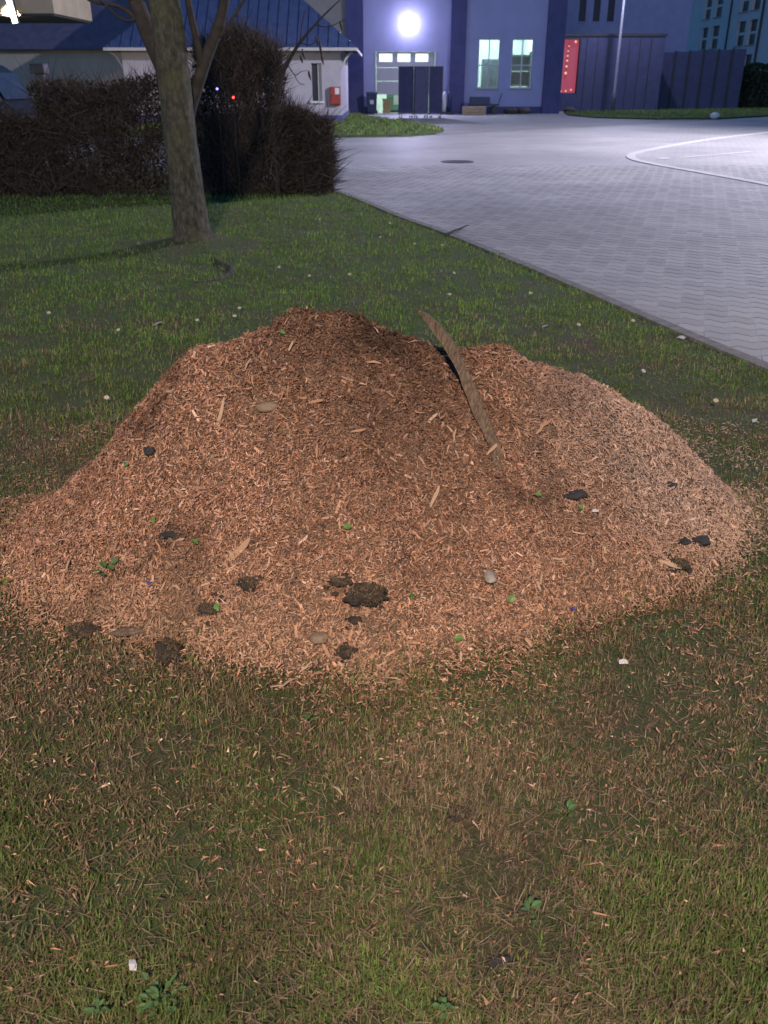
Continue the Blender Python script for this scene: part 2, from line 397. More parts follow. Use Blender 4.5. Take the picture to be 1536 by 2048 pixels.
# ------------------------------------------------------------------ buildings across the yard
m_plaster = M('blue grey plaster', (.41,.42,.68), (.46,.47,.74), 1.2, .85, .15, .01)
m_beige = M('beige render', (.40,.35,.30), (.46,.41,.35), 1.5, .9, .15, .01)
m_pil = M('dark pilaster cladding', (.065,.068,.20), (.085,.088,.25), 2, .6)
m_doorp = M('garage door steel', (.50,.49,.52), (.55,.54,.57), 2, .5)
m_dark = M('dark metal', (.025,.026,.03), (.045,.045,.05), 9, .5)
m_white = M('white frame', (.62,.62,.62), (.7,.7,.7), 5, .5)
m_inwall = M('pale room wall', (.65,.72,.66), (.72,.78,.72), 3, .9)
m_floor_in = M('room floor', (.35,.36,.33), (.42,.42,.4), 3, .7)
m_glass = M_glass('window glass')
m_tube = M_emit('ceiling tube light', (.80,1,.97), 9)
m_roofdark = M('dark roof sheet', (.05,.05,.06), (.075,.075,.085), 3, .7)

HY = 53.5
hall = empty('hall', (0,HY,0)); tag(hall, 'big grey industrial hall with dark pilasters and a roller door', 'building')
DX0, DX1, DH = -.44, 2.78, 3.06
W1 = (5.11,6.30,1.25,3.68); W2 = (6.92,8.09,1.25,3.68)
wall_mesh(-12,-2.03,0,10,[],.02,.42).build('wall', m_beige, hall)['label'] = 'beige rendered left bay'
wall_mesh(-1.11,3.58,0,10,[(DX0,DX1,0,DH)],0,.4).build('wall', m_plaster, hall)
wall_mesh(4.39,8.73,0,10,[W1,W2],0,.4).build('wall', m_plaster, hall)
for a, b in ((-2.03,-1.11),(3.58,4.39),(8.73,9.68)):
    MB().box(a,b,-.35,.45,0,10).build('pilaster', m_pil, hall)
MB().box(-12,9.68,.43,16,9.7,10.0).build('roof', m_roofdark, hall)
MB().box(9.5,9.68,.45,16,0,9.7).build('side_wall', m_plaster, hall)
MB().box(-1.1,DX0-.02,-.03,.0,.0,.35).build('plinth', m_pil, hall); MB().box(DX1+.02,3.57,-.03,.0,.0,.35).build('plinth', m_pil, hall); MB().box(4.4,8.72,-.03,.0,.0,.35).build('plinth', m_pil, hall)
# roller door, raised a little: four sections, the top one glazed
dz = [0.95,1.62,2.28,3.05]
door = empty('garage_door', (0,.18,0), parent=hall); 
for i in range(2): MB().box(DX0+.02,DX1-.02,0,.05,dz[i]+.01,dz[i+1]-.01).build('door_section', m_doorp, door, bevel=.008)
lights3 = [(-.27,.46,2.56,2.96),(.73,1.44,2.56,2.96),(1.71,2.41,2.56,2.96)]
wall_mesh(DX0+.02,DX1-.02,dz[2]+.01,dz[3]-.01,lights3,0,.05).build('door_section', m_doorp, door)
m_pane = M_emit('frosted pane lit from inside', (.74,.93,1.0), .75)
for l in lights3: MB().box(l[0]+.01,l[1]-.01,.015,.03,l[2]+.01,l[3]-.01).build('pane', m_pane, door)
for a in (DX0-.07, DX1): MB().box(a,a+.07,-.02,.12,0,DH).build('door_frame', m_doorp, hall)
def room(x0,x1,y1,z0,z1,parent,tubes,mw,mf):
    y0 = .43
    MB().add([(x0,y0,z0),(x1,y0,z0),(x1,y1,z0),(x0,y1,z0)],[(0,1,2,3)]).build('room_floor', mf, parent)
    MB().add([(x0,y0,z0),(x0,y1,z0),(x0,y1,z1),(x0,y0,z1),(x1,y0,z0),(x1,y1,z0),(x1,y1,z1),(x1,y0,z1)],[(0,1,2,3),(4,7,6,5),(1,5,6,2),(3,2,6,7)]).build('room_wall', mw, parent)
    for (a,b,c,d) in tubes: MB().box(a,b,c,d,z1-.12,z1-.04).build('ceiling_light', m_tube, parent)
room(DX0-.3,DX1+.3,7,.004,3.4,hall,[(.2,.5,1,6),(1.8,2.1,1,6)],m_inwall,m_floor_in)
room(4.6,8.5,6,0.0,4.3,hall,[(5.0,5.35,.8,5.5),(6.0,6.3,.8,5.5),(7.5,7.8,2.0,5.5)],m_inwall,m_floor_in)
for nm, (a,b,c,d) in (('window',W1),('window',W2)):
    w = empty(nm, (0,.12,0), parent=hall)
    fr = MB()
    for q in ((a,b,c,c+.07),(a,b,d-.07,d),(a,a+.06,c+.07,d-.07),(b-.06,b,c+.07,d-.07)): fr.box(q[0],q[1],0,.08,q[2],q[3])
    fr.build('frame', m_white, w)
    mb = MB().box(a+.06,b-.06,.01,.07,2.36,2.42); mb.box((a+b)/2-.03,(a+b)/2+.03,.012,.068,c+.07,2.358); mb.box((a+b)/2-.03,(a+b)/2+.03,.012,.068,2.422,d-.07); mb.build('glazing_bar', m_white, w)
    MB().box(a+.06,b-.06,.035,.041,c+.07,d-.07).build('pane', m_glass, w)
    MB().box(a-.05,b+.05,-.2,-.0,c-.06,c-.003).build('sill', m_pale, w)
# what can be seen through the openings
m_shelf = M('workshop shelf steel', (.12,.15,.17), (.18,.21,.23), 4, .6)
m_card = M('brown cardboard', (.34,.23,.12), (.42,.29,.16), 3, .9); m_green = M('green machine paint', (.10,.22,.16), (.14,.28,.2), 4, .5)
sh = empty('workshop_shelf', (7.5,HY+2.2,0)); tag(sh, 'dark workshop shelf seen through the right lit window', 'shelf')
for x in (-.75,.75): MB().box(x-.04,x+.04,-.25,.25,.01,3.1).build('upright', m_shelf, sh)
for z in (.6,1.35,2.1,2.9): MB().box(-.71,.71,-.25,.25,z,z+.05).build('shelf_board', m_white if z == 2.1 else m_shelf, sh)
MB().box(-.71,.71,.22,.25,1.41,2.09).build('back_panel', m_shelf, sh); MB().box(-.71,.71,.22,.25,2.16,2.89).build('back_panel', m_shelf, sh)
sh = empty('metal_cabinet', (6.15,HY+3.2,0)); tag(sh, 'grey metal cabinet seen through the left lit window', 'cabinet')
MB().box(-.5,.5,-.3,.3,.01,2.75).build('body', m_shelf, sh); 
for x in (-.25,.25): MB().box(x-.235,x+.235,-.325,-.303,.1,2.7).build('door', m_shelf, sh, bevel=.01)
mc = empty('green_machine', (1.05,HY+2.4,0)); tag(mc, 'pale green machine standing inside the half open roller door', 'machine')
MB().box(-.9,.9,-.4,.4,.1,1.3).build('body', m_green, mc, bevel=.05); MB().box(-.95,.95,-.45,.45,.01,.095).build('base', m_dark, mc); MB().box(-.5,.2,-.43,-.402,.4,.9).build('panel', m_white, mc)
cbx = empty('cardboard_box', (.15,HY+1.1,0)); tag(cbx, 'brown cardboard box on the floor inside the roller door', 'box')
MB().box(-.22,.22,-.2,.2,.006,.62).build('body', m_card, cbx); MB().add([(-.22,-.2,.622),(.22,-.2,.622),(.26,-.4,.74),(-.26,-.4,.74)],[(0,1,2,3)]).build('flap', m_card, cbx)

# bright lamp over the door
wl = empty('wall_lamp', (1.34,HY-.0,4.36)); tag(wl, 'bright white flood lamp on the hall wall above the roller door', 'lamp')
MB().box(-.03,.03,-.06,-.0,-.05,.05).build('bracket', m_white, wl); MB().box(-.1,.1,-.197,-.062,-.08,.10).build('housing', m_white, wl, bevel=.02)
MB().box(-.12,.12,-.36,-.2,-.10,.117).build('lens', M_emit('white flood lens', (.95,.94,1), 40), wl, bevel=.04)
lamp('flood beam', 'SPOT', (1.34,HY-.6,4.2), FLOOD*34, (.66,.62,1.0), .12, wl, (1.6,43,0), R(125), .7)
lamp('flood', 'POINT', (1.34,HY-.8,4.33), FLOOD, (.60,.57,1.0), .12, wl)

# welding screen on castors
m_navy = M('dark blue curtain', (.016,.02,.075), (.025,.03,.11), 3, .5)
ws = empty('folding_screen', (1.76,46.65,0)); tag(ws, 'tall dark blue three panel folding screen on castors before the garage door', 'screen')
xs = [-1.07,-.34,.40,1.07]; yz = [0.10,-.12,.10,-.05]
for i in range(3):
    a, b = Vector((xs[i],yz[i],0)), Vector((xs[i+1],yz[i+1],0)); d = (b-a).normalized(); n = Vector((d.y,-d.x,0))
    fr = MB()
    for p in (a+d*.03, b-d*.03): fr.tube([p+Vector((0,0,.14)), p+Vector((0,0,2.24))], .022, 8)
    fr.tube([a+d*.03+Vector((0,0,2.22)), b-d*.03+Vector((0,0,2.22))], .02, 8); fr.tube([a+d*.03+Vector((0,0,.2)), b-d*.03+Vector((0,0,.2))], .02, 8)
    p = fr.build('panel_frame', m_dark, ws)
    K = 22; V = []; F = []
    for k in range(K+1):
        q = a.lerp(b, .05+.9*k/K)+n*(.03+.018*math.sin(k*2.1+i))
        V += [(q.x,q.y,.22),(q.x,q.y,2.2)]
        if k: F.append((2*k-2,2*k,2*k+1,2*k-1))
    MB().add(V,F).build('curtain', m_navy, p, smooth=True)
    for p0 in (a+d*.12, b-d*.12):
        MB().tube([p0+n*.2+Vector((0,0,.11)), p0-n*.2+Vector((0,0,.11))], .02, 6).build('foot', m_white, ws)
        for sgn in (.2,-.2):
            c0 = p0+n*sgn
            MB().tube([c0-d*.02+Vector((0,0,.052)), c0+d*.02+Vector((0,0,.052))], .047, 12).build('castor', m_dark, ws)
        MB().tube([p0+Vector((0,0,.11)), p0+Vector((0,0,.2))], .018, 6).build('foot_post', m_white, ws)

# things by the hall wall
m_blue = M('blue plastic', (.02,.035,.10), (.03,.05,.14), 6, .45)
bn = empty('wheelie_bin', (-.66,52.6,0)); tag(bn, 'dark blue wheeled bin left of the roller door', 'bin')
MB().add([(-.24,-.27,.06),(.24,-.27,.06),(.24,.2,.06),(-.24,.2,.06),(-.29,-.34,.98),(.29,-.34,.98),(.29,.34,.98),(-.29,.34,.98)],[(3,2,1,0),(4,5,6,7),(0,1,5,4),(1,2,6,5),(2,3,7,6),(3,0,4,7)]).build('body', m_blue, bn, bevel=.02)
MB().prism([(-.37,.985),(.36,.985),(.36,1.03),(0,1.09),(-.37,1.03)], -.31,.31,'x').build('lid', m_blue, bn)
MB().box(-.1,.1,-.375,-.352,.5,.7).build('sticker', m_white, bn)
for x in (-.27,.27): MB().tube([(x-.03,.28,.1),(x+.03,.28,.1)], .1, 14).build('wheel', m_dark, bn)
m_wood = M('raw timber', (.36,.27,.17), (.46,.35,.23), 5, .8, .3, .004, stretch=(1,8,1))
for x, y, nz, lab in ((4.75,50.8,3,'stack of pale pallets by the dark hall pilaster'),):
    pl = empty('pallet_stack', (x,y,0)); tag(pl, lab, 'pallets')
    for k in range(nz):
        for j in range(3): MB().box(-.6,.6,-.4+j*.36,-.32+j*.36,.002+k*.145,.10+k*.145).build('bearer', m_wood, pl)
        for j in range(5): MB().box(-.6,.6,-.4+j*.175,-.3+j*.175,.101+k*.145,.123+k*.145).build('plank', m_wood, pl)
tr = empty('cart', (5.4,52.3,0)); tag(tr, 'dark flat cart parked under the left lit hall window', 'cart')
MB().box(-.8,.8,-.35,.35,.42,.5).build('deck', m_dark, tr); MB().tube([(.78,0,.5),(.95,0,1.0),(.95,-.3,1.0)], .02, 6).build('handle', m_dark, tr)
MB().box(-.75,.3,-.3,.3,.503,.86).build('crate', m_blue, tr)
for x in (-.6,.6):
    for y in (-.34,.34): MB().tube([(x,y-.03,.21),(x,y+.03,.21)], .2, 16).build('wheel', m_dark, tr)
bk = empty('gas_bottle_trolley', (3.35,51.6,0)); tag(bk, 'white and blue gas bottles on a hand trolley right of the screen', 'trolley')
MB().box(-.3,.3,-.2,.2,.1,.14).build('base', m_dark, bk)
for x, mm in ((-.13,m_white),(.14,m_blue)): MB().tube([(x,0,.141),(x,0,.95),(x,0,1.05),(x,0,1.12)], [.11,.11,.07,.03], 14).build('bottle', mm, bk, smooth=True)
MB().tube([(-.28,.2,.14),(-.28,.26,1.2),(.28,.26,1.2),(.28,.2,.14)], .018, 6).build('handle', m_dark, bk)
for x in (-.3,.3): MB().tube([(x-.03,.2,.12),(x+.03,.2,.12)], .12, 14).build('wheel', m_dark, bk)
m_sack = M('dark rubble sack', (.06,.045,.04), (.09,.07,.06), 10, .9, .5, .02)
def lump(name, loc, r, mat, sq=(1,1,.6), seed=0, sub=3, rough=.25, parent=None, smooth=True):
    import bmesh
    bm = bmesh.new(); bmesh.ops.create_icosphere(bm, subdivisions=sub, radius=1)
    for v in bm.verts:
        p = v.co
        k = 1+rough*2*(float(fbm(p.x*1.7+seed*3.1+20, p.y*1.7+p.z*2.3+seed, 4))-.5)+rough*.8*(float(vnoise(p.x*6+seed+50, p.y*6+p.z*5))-.5)
        v.co = Vector((p.x*sq[0], p.y*sq[1], p.z*sq[2]))*k*r
    me = bpy.data.meshes.new(name); bm.to_mesh(me); bm.free(); me.polygons.foreach_set('use_smooth', np.full(len(me.polygons), smooth))
    o = link(name, me, mat, parent); o.location = loc; return o
for i, (x, y, lab) in enumerate(((6.9,52.6,'dark filled sack under the gap between the hall windows'),(7.7,52.7,'dark filled sack below the right hall window'),(10.35,53.6,'dark filled sack beside the corner pilaster'))):
    o = lump('sack', (x,y,.14), .3, m_sack, (1.2,.8,.62), i+3); tag(o, lab, 'sack', 'sacks along the hall wall')

# dark annex with the red lit doorway
m_navywall = M('dark blue cladding', (.04,.045,.10), (.055,.06,.13), 2.5, .55)
an = empty('dark_annex', (0,57.5,0)); tag(an, 'low dark blue flat annex with a glowing red doorway', 'building')
RD = (10.05,11.36,1.0,3.8)
wall_mesh(9.7,16.3,0,3.95,[RD],0,.3).build('wall', m_navywall, an)
MB().box(9.7,16.3,.31,9,3.7,4.0).build('roof', m_roofdark, an); MB().box(9.6,16.4,-.06,.02,3.96,4.08).build('fascia', m_dark, an)
for i in range(7): MB().box(11.75+i*.62,11.79+i*.62,-.03,-.002,.1,3.9).build('cladding_rib', m_dark, an)
dr = empty('doorway', (0,.15,0), parent=an); 
MB().add([(RD[0],.12,RD[2]),(RD[1],.12,RD[2]),(RD[1],.12,RD[3]),(RD[0],.12,RD[3])],[(0,1,2,3)]).build('red_screen', M_emit('red lit screen', (.85,.13,.24), .2), dr)
fr = MB(); [fr.box(*q) for q in ((RD[0]-.06,RD[0],-.18,.1,RD[2],RD[3]),(RD[1],RD[1]+.06,-.18,.1,RD[2],RD[3]),(RD[0]-.06,RD[1]+.06,-.18,.1,RD[3],RD[3]+.06))]; fr.build('frame', m_dark, dr)
m_warm = M_emit('small warm bulb', (1,.5,.25), .55)
MB().tube([(10.78,.06,3.6),(10.7,.06,1.7)], .012, 6).build('bulb_cord', m_dark, dr)
for x, z, r in ((10.78,3.45,.04),(10.76,3.2,.04),(10.75,2.95,.05),(10.74,2.7,.055),(10.73,2.4,.06),(10.71,2.05,.075),(11.15,3.68,.07),(10.2,1.1,.05),(10.5,1.09,.05),(10.8,1.1,.05),(11.1,1.16,.05)):
    b = lump('bulb', (x,.05,z), r, m_warm, (1,.5,1), 2, 2, .1, dr)
MB().box(RD[0],RD[1],-.1,.08,RD[2]-.09,RD[2]-.004).build('threshold', m_wood, dr)
m_far = M('far blue grey wall', (.22,.25,.40), (.26,.29,.46), 1.5, .9)
m_winfar = M('dark window glass', (.02,.024,.04), (.035,.04,.06), 4, .35, spec=.25)
rb = empty('rear_block', (0,74,0)); tag(rb, 'blue grey block rising behind the dark annex', 'building')
vw = [(14.35+i*1.05,14.85+i*1.05,5.6,7.6) for i in range(3)]+[(19.5+i*2.2,20.6+i*2.2,6.0,8.0) for i in range(0)]
wall_mesh(11.5,22.6,0,14,vw,0,.4).build('wall', m_far, rb); MB().box(11.5,22.6,.41,9,13.6,14).build('roof', m_roofdark, rb)
for a,b,c,d in vw:
    w = MB().box(a,b,.2,.23,c,d).build('window', m_winfar, rb); MB().box(a-.05,b+.05,-.08,.0-.002,c-.1,c-.01).build('sill', m_far, w)
# apartment house along the right
m_stonew = M('pale stone facade', (.70,.65,.66), (.76,.71,.72), .8, .9)
ap = empty('apartment_house', (38.2,0,0), -math.pi/2); tag(ap, 'pale apartment house with paired tall windows above the hedge', 'building')
# local x runs towards the camera (world -y), local y away to the right (world +x)... local (x,y) -> world (38.2+y, -x)
wy = [(108,105.6),(104.7,102.4),(120,117.6),(116.3,113.7),(132,129.6),(128.3,125.7),(96,93.6),(92.5,90)]
holes = [(-a,-b,z,z+2.3) for a,b in wy for z in (1.9,5.1,8.3,11.5)]
wall_mesh(-139,-86,0,15,holes,0,.5).build('wall', m_stonew, ap); MB().box(-139,-86,.51,12,14.6,15.2).build('roof', m_roofdark, ap)
MB().box(-139,-138.5,.51,12,0,14.6).build('end_wall', m_stonew, ap)
for h in holes:
    w = MB().box(h[0],h[1],.3,.34,h[2],h[3]).build('window', m_winfar, ap)
    MB().box(h[0]-.02+.03,h[1]-.01,.2,.298,h[2]+1.0,h[2]+1.25).build('transom', m_white, w)
    MB().box(h[0]-.1,h[1]+.1,-.12,-.003,h[2]-.12,h[2]-.01).build('sill', m_pale, w)
MB().tube([(-101.2,-.1,0),(-101.2,-.1,14.6)], .13, 8).build('drainpipe', m_dark, ap)
MB().tube([(-110.6,-.1,0),(-110.6,-.1,14.6)], .1, 8).build('drainpipe', m_dark, ap)
# slim street light post across the yard
m_galv = M('galvanised steel', (.16,.17,.20), (.22,.23,.26), 12, .6, metal=.3)
lp = empty('light_post', (13.13,55.3,0)); tag(lp, 'slim grey light post standing before the dark annex', 'lamp post')
MB().tube([(0,0,0),(0,0,1.1),(0,0,1.15),(0,0,8.6)], [.12,.11,.085,.06], 12).build('post', m_galv, lp, smooth=True)
MB().tube([(0,0,8.6),(0,-.3,8.9),(0,-1.1,9.0)], .045, 8).build('arm', m_galv, lp); MB().box(-.16,.16,-1.75,-1.1,8.94,9.06).build('lamp_head', m_galv, lp, bevel=.03)
lamp('post light', 'POINT', (13.13,53.85,8.85), POST_L, (.72,.72,1.0), .15, lp)
MB().add([(-.12,-1.7,8.932),(.12,-1.7,8.932),(.12,-1.2,8.932),(-.12,-1.2,8.932)],[(3,2,1,0)]).build('lens', M_emit('post lamp lens', (.8,.8,1), 3), lp)
o = lump('litter_bag', (15.3,44.4,.17), .2, m_white, (1.1,.9,.7), 8); tag(o, 'white rubbish bag lying on the far verge edge', 'bag')

# ------------------------------------------------------------------ white house with the blue metal roof
m_white_w = M('white lime plaster', (.40,.375,.42), (.46,.43,.475), 2, .9, .2, .01)
m_blueroof = M('blue metal roofing', (.05,.075,.16), (.075,.10,.20), 3, .45)
m_fasc = M('pale fascia board', (.48,.46,.44), (.56,.54,.52), 4, .7)
hs = empty('white_house', (0,40.8,0)); tag(hs, 'white plastered house with blue hipped metal roof behind the shrubs', 'house')
HX0, HX1, HH = -10.85, -1.8, 2.79
HW = (-3.02,-2.6,.85,2.27)
wall_mesh(HX0,HX1,.3,HH,[HW],0,.35).build('wall', m_white_w, hs)
MB().box(HX0-.03,HX1+.03,-.03,8.03,0,.3).build('plinth', m_pil, hs)
MB().box(HX1-.3,HX1,.352,8,.3,HH).build('wall', m_white_w, hs); MB().box(HX0,HX0+.3,.352,8,.3,HH).build('wall', m_white_w, hs)
w = MB().box(HW[0]+.01,HW[1]-.17,.2,.22,HW[2],HW[3]).build('window', m_winfar, hs); MB().box(HW[1]-.17,HW[1]-.005,.12,.2,HW[2],HW[3]).build('shutter', m_fasc, w)
MB().box(HW[0]-.08,HW[1]+.08,-.1,-.003,HW[2]-.08,HW[2]-.005).build('sill', m_white, w)
e0, e1, ey0, ey1 = -11.4, -1.1, -.62, 8.6; ez = 2.83; tp = math.tan(R(39)); hw = (ey1-ey0)/2; rz = ez+hw*tp
V = [(e0,ey0,ez),(e1,ey0,ez),(e1,ey1,ez),(e0,ey1,ez),(e0+hw,ey0+hw,rz),(e1-hw,ey0+hw,rz)]
F = [(0,1,5,4),(1,2,5),(2,3,4,5),(3,0,4)]
roof = MB().add(V,F).build('roof', m_blueroof, hs)
for i in range(24):
    x = e0+.3+i*(e1-e0-.6)/23; run = min(hw, x-e0, e1-x)-.05
    MB().add([(x-.02,ey0,ez+.005),(x+.02,ey0,ez+.005),(x+.02,ey0+run,ez+run*tp+.005),(x-.02,ey0+run,ez+run*tp+.005),(x-.012,ey0,ez+.06),(x+.012,ey0,ez+.06),(x+.012,ey0+run,ez+run*tp+.06),(x-.012,ey0+run,ez+run*tp+.06)],[(4,5,6,7),(0,1,5,4),(1,2,6,5),(3,0,4,7),(2,3,7,6)]).build('seam', m_blueroof, roof)
MB().box(e0,e1,ey0-.03,ey0+.02,ez-.12,ez-.005).build('fascia', m_fasc, hs); MB().box(e0+.02,e1-.02,ey0+.03,-.003,ez-.1,ez-.06).build('soffit', m_fasc, hs)
MB().box(e0,e0+.04,ey0+.03,ey1,ez-.12,ez-.005).build('fascia', m_fasc, hs); MB().box(e1-.04,e1,ey0+.03,ey1,ez-.12,ez-.005).build('fascia', m_fasc, hs)
for x, sg in ((HX0,-1),(HX1,1)):
    pts = [(x+sg*.52*math.sin(t), -.0+.15, ez-.15-.6*(1-math.cos(t))*1.1) for t in np.linspace(1.45,.0,9)]
    pts = [(x+sg*(.02+.5*u), .15, ez-.16-.62*(1-u)**2) for u in np.linspace(0,1,9)]
    MB().tube(pts, .045, 8).build('bracket', m_fasc, hs)
m_red = M('red enamel', (.28,.02,.025), (.34,.03,.035), 6, .35)
fb = empty('fire_cabinet', (-2.05,40.8,1.05)); tag(fb, 'red fire hose cabinet with white notice on the white house', 'cabinet')
MB().box(-.22,.22,-.2,-.002,-.34,.34).build('body', m_red, fb, bevel=.015); MB().box(-.19,.19,-.222,-.203,-.31,.31).build('door', m_red, fb, bevel=.006)
MB().box(.0,.18,-.228,-.2235,.06,.3).build('notice', m_white, fb); MB().box(-.15,-.12,-.245,-.2235,-.05,.05).build('handle', m_dark, fb)

# long barn with the purple roof, lit canopy, parked van behind the hedge
m_barnroof = M('slate roof', (.10,.09,.14), (.14,.13,.18), 3, .8)
bn2 = empty('long_barn', (0,47,0)); tag(bn2, 'long low grey barn with a dark slate roof left of the white house', 'building')
MB().box(-40,-11.2,0,.4,0,3.05).build('wall', m_beige, bn2)
MB().add([(-40.4,-.5,2.95),(-10.9,-.5,2.95),(-10.9,5,6.6),(-40.4,5,6.6),(-10.9,10.4,2.95),(-40.4,10.4,2.95)],[(0,1,2,3),(3,2,4,5)]).build('roof', m_barnroof, bn2)
MB().add([(-11.2,.4,0),(-11.2,9.6,0),(-11.2,9.6,3.4),(-11.2,5,6.5),(-11.2,.4,3.4)],[(0,1,2,3,4)]).build('gable_wall', m_beige, bn2)
cnp = empty('canopy', (-12.2,30.5,0)); tag(cnp, 'beige lit canopy roof with a white lamp at the upper left', 'canopy')
MB().box(-3.5,2.6,-1.2,2.5,3.35,4.1).build('roof_box', M('beige canopy sheet', (.34,.28,.19), (.40,.33,.23), 2, .7), cnp, bevel=.02)
MB().box(-3.45,2.55,-1.15,2.45,3.3,3.347).build('soffit', m_dark, cnp)
for x in (-3.1,):
    for y in (-.8,2.1): MB().box(x-.08,x+.08,y-.08,y+.08,0,3.3).build('post', m_dark, cnp)
lf = empty('canopy_lamp', (-10.72,29.05,3.42)); tag(lf, 'slanted white lamp hanging from the beige canopy edge', 'lamp')
lf.rotation_euler = (0, R(-8), 0)
MB().box(-.1,.1,-.06,.06,-.36,.36).build('housing', m_dark, lf); MB().box(-.075,.075,-.075,-.062,-.33,.33).build('lens', M_emit('cool lamp lens', (.85,.88,1), 4), lf)
MB().tube([(0,.0,.36),(0,.25,.6)], .02, 6).build('hanger', m_dark, lf)
lamp('canopy light', 'SPOT', (-10.95,28.9,3.35), CANOPY, (1,.78,.55), .1, None, (-8.5,40.8,1.2), R(70), .6)
m_vanp = M('dark car paint', (.012,.013,.018), (.018,.02,.026), 2, .5, spec=.2)
vn = empty('parked_van', (-9.4,20.2,0)); tag(vn, 'dark van parked behind the left end of the hedge', 'van')
prof = [(-2.3,.35),(2.1,.35),(2.2,.75),(2.12,1.0),(1.75,1.22),(1.45,1.72),(1.25,1.88),(.9,1.93),(-2.1,1.93),(-2.3,1.75)]
MB().prism(prof, -.9, .9, 'y').build('body', m_vanp, vn, bevel=.07)
MB().add([(1.80,-.78,1.245),(1.80,.78,1.245),(1.50,.72,1.735),(1.50,-.72,1.735)],[(0,1,2,3)]).build('windscreen', m_winfar, vn)
for a in ((.35,1.28),(-.9,.2),(-2.1,-1.05)): MB().prism([(a[0],1.2),(a[1]+(.25 if a[1]>1 else 0),1.2),(a[1],1.7),(a[0],1.7)], -.912,-.905,'y').build('side_window', m_winfar, vn)
for x in (-1.45,1.4):
    for y in (-.82,.82):
        t = MB().tube([(x,y-.1,.33),(x,y+.1,.33)], .33, 20).build('wheel', m_dark, vn); MB().tube([(x,y-.115,.33),(x,y+.115,.33)], .19, 14).build('rim', m_galv, t)
for y in (-.62,.62): MB().box(2.14,2.2,y-.16,y+.16,.78,.95).build('headlight', m_glass, vn)
MB().tube([(-1.9,-.8,1.99),(.7,-.8,1.99)], .03, 6).build('roof_rail', m_galv, vn); MB().tube([(-1.9,.8,1.99),(.7,.8,1.99)], .03, 6).build('roof_rail', m_galv, vn)
gp = empty('gate_post', (-6.75,19.2,0)); tag(gp, 'dark square post with a wider cap behind the hedge', 'post')
MB().box(-.09,.09,-.09,.09,0,1.7).build('shaft', m_dark, gp); MB().box(-.14,.14,-.14,.14,1.7,1.88).build('cap', m_dark, gp, bevel=.02)

# street lamps that light the lawn and the yard, both standing just outside the picture
def street_lamp(loc, h, arm, label, energy, color, head):
    s = empty('street_lamp', (*loc,0)); tag(s, label, 'street lamp')
    MB().tube([(0,0,0),(0,0,1),(0,0,1.05),(0,0,h)], [.09,.085,.065,.05], 12).build('post', m_galv, s, smooth=True)
    a = Vector((*arm,0)); MB().tube([(0,0,h),a*.3+Vector((0,0,h+.2)),a+Vector((0,0,h+.25))], .035, 8).build('arm', m_galv, s)
    MB().box(a.x-.22,a.x+.22,a.y-.14,a.y+.14,h+.2,h+.3).build('lamp_head', m_galv, s, bevel=.02)
    MB().add([(a.x-.18,a.y-.1,h+.195),(a.x+.18,a.y-.1,h+.195),(a.x+.18,a.y+.1,h+.195),(a.x-.18,a.y+.1,h+.195)],[(3,2,1,0)]).build('lens', M_emit('street lamp lens', color, 8), s)
    lamp('street light', 'SPOT' if head else 'POINT', (loc[0]+a.x, loc[1]+a.y, h+.05), energy, color, .16 if head else .42, s, head, R(142), .95)
    return s
street_lamp((-1.2,-6.2), 7.0, (.6,.3), 'street lamp behind the viewer that lights the heap', LAWN_L, (1,.80,.60), None)
street_lamp((17.0,25.0), 10.5, (-1.4,0), 'tall street lamp outside the right edge that lights the yard', YARD_L, (.90,.85,1.0), (4.0,25.5,0))
# ------------------------------------------------------------------ tree, sapling, hedges
m_bark = (lambda: None)
def make_bark():
    m, nt, bs = new_mat('bark')
    n = noise_tex(nt, 16, 8, stretch=(1.6,1.6,.7), rough=.7); n2 = noise_tex(nt, 2.2, 4); n3 = noise_tex(nt, 30, 4)
    c = ramp(nt, n, [(.36,(.028,.027,.021)),(.5,(.075,.07,.053)),(.64,(.15,.142,.11))])
    c2 = ramp(nt, n3, [(.3,(.07,.075,.035)),(.7,(.13,.13,.065))])
    f = ramp(nt, n2, [(.48,(0,0,0)),(.62,(.7,.7,.7))])
    mx = nt.nodes.new('ShaderNodeMix'); mx.data_type = 'RGBA'; nt.links.new(f, mx.inputs[0]); nt.links.new(c, mx.inputs[6]); nt.links.new(c2, mx.inputs[7])
    nt.links.new(mx.outputs[2], bs.inputs['Base Color']); bs.inputs['Roughness'].default_value = .92
    bump(nt, bs, n, 1.0, .05); return m
m_bark = make_bark()
m_twig = M('twig bark', (.026,.022,.02), (.05,.042,.036), 14, .9)
def limb(pts, rad, n=18, k=6, rough=.06, seed=0):
    """bark limb along a smoothed path"""
    P = [Vector(p) for p in pts]; out = []; rr = []
    for i in range(len(P)-1):
        p0,p1,p2,p3 = P[max(i-1,0)],P[i],P[i+1],P[min(i+2,len(P)-1)]
        for j in range(k):
            t = j/k; out.append(.5*((2*p1)+(p2-p0)*t+(2*p0-5*p1+4*p2-p3)*t*t+(-p0+3*p1-3*p2+p3)*t**3)); rr.append(rad[i]*(1-t)+rad[i+1]*t)
    out.append(P[-1]); rr.append(rad[-1])
    m = MB().tube(out, rr, n)
    for i in range(len(out)):
        for q in range(n):
            v = Vector(m.v[i*n+q]); a = 2*math.pi*q/n
            g = 1+rough*2*(float(fbm(math.cos(a)*2.2+seed, math.sin(a)*2.2+out[i].z*1.3+seed, 3))-.5)+rough*(float(vnoise(a*4+seed*7, out[i].z*9))-.5)
            m.v[i*n+q] = tuple(out[i]+(v-out[i])*g)
    return m
TX, TY = -2.02, 9.6
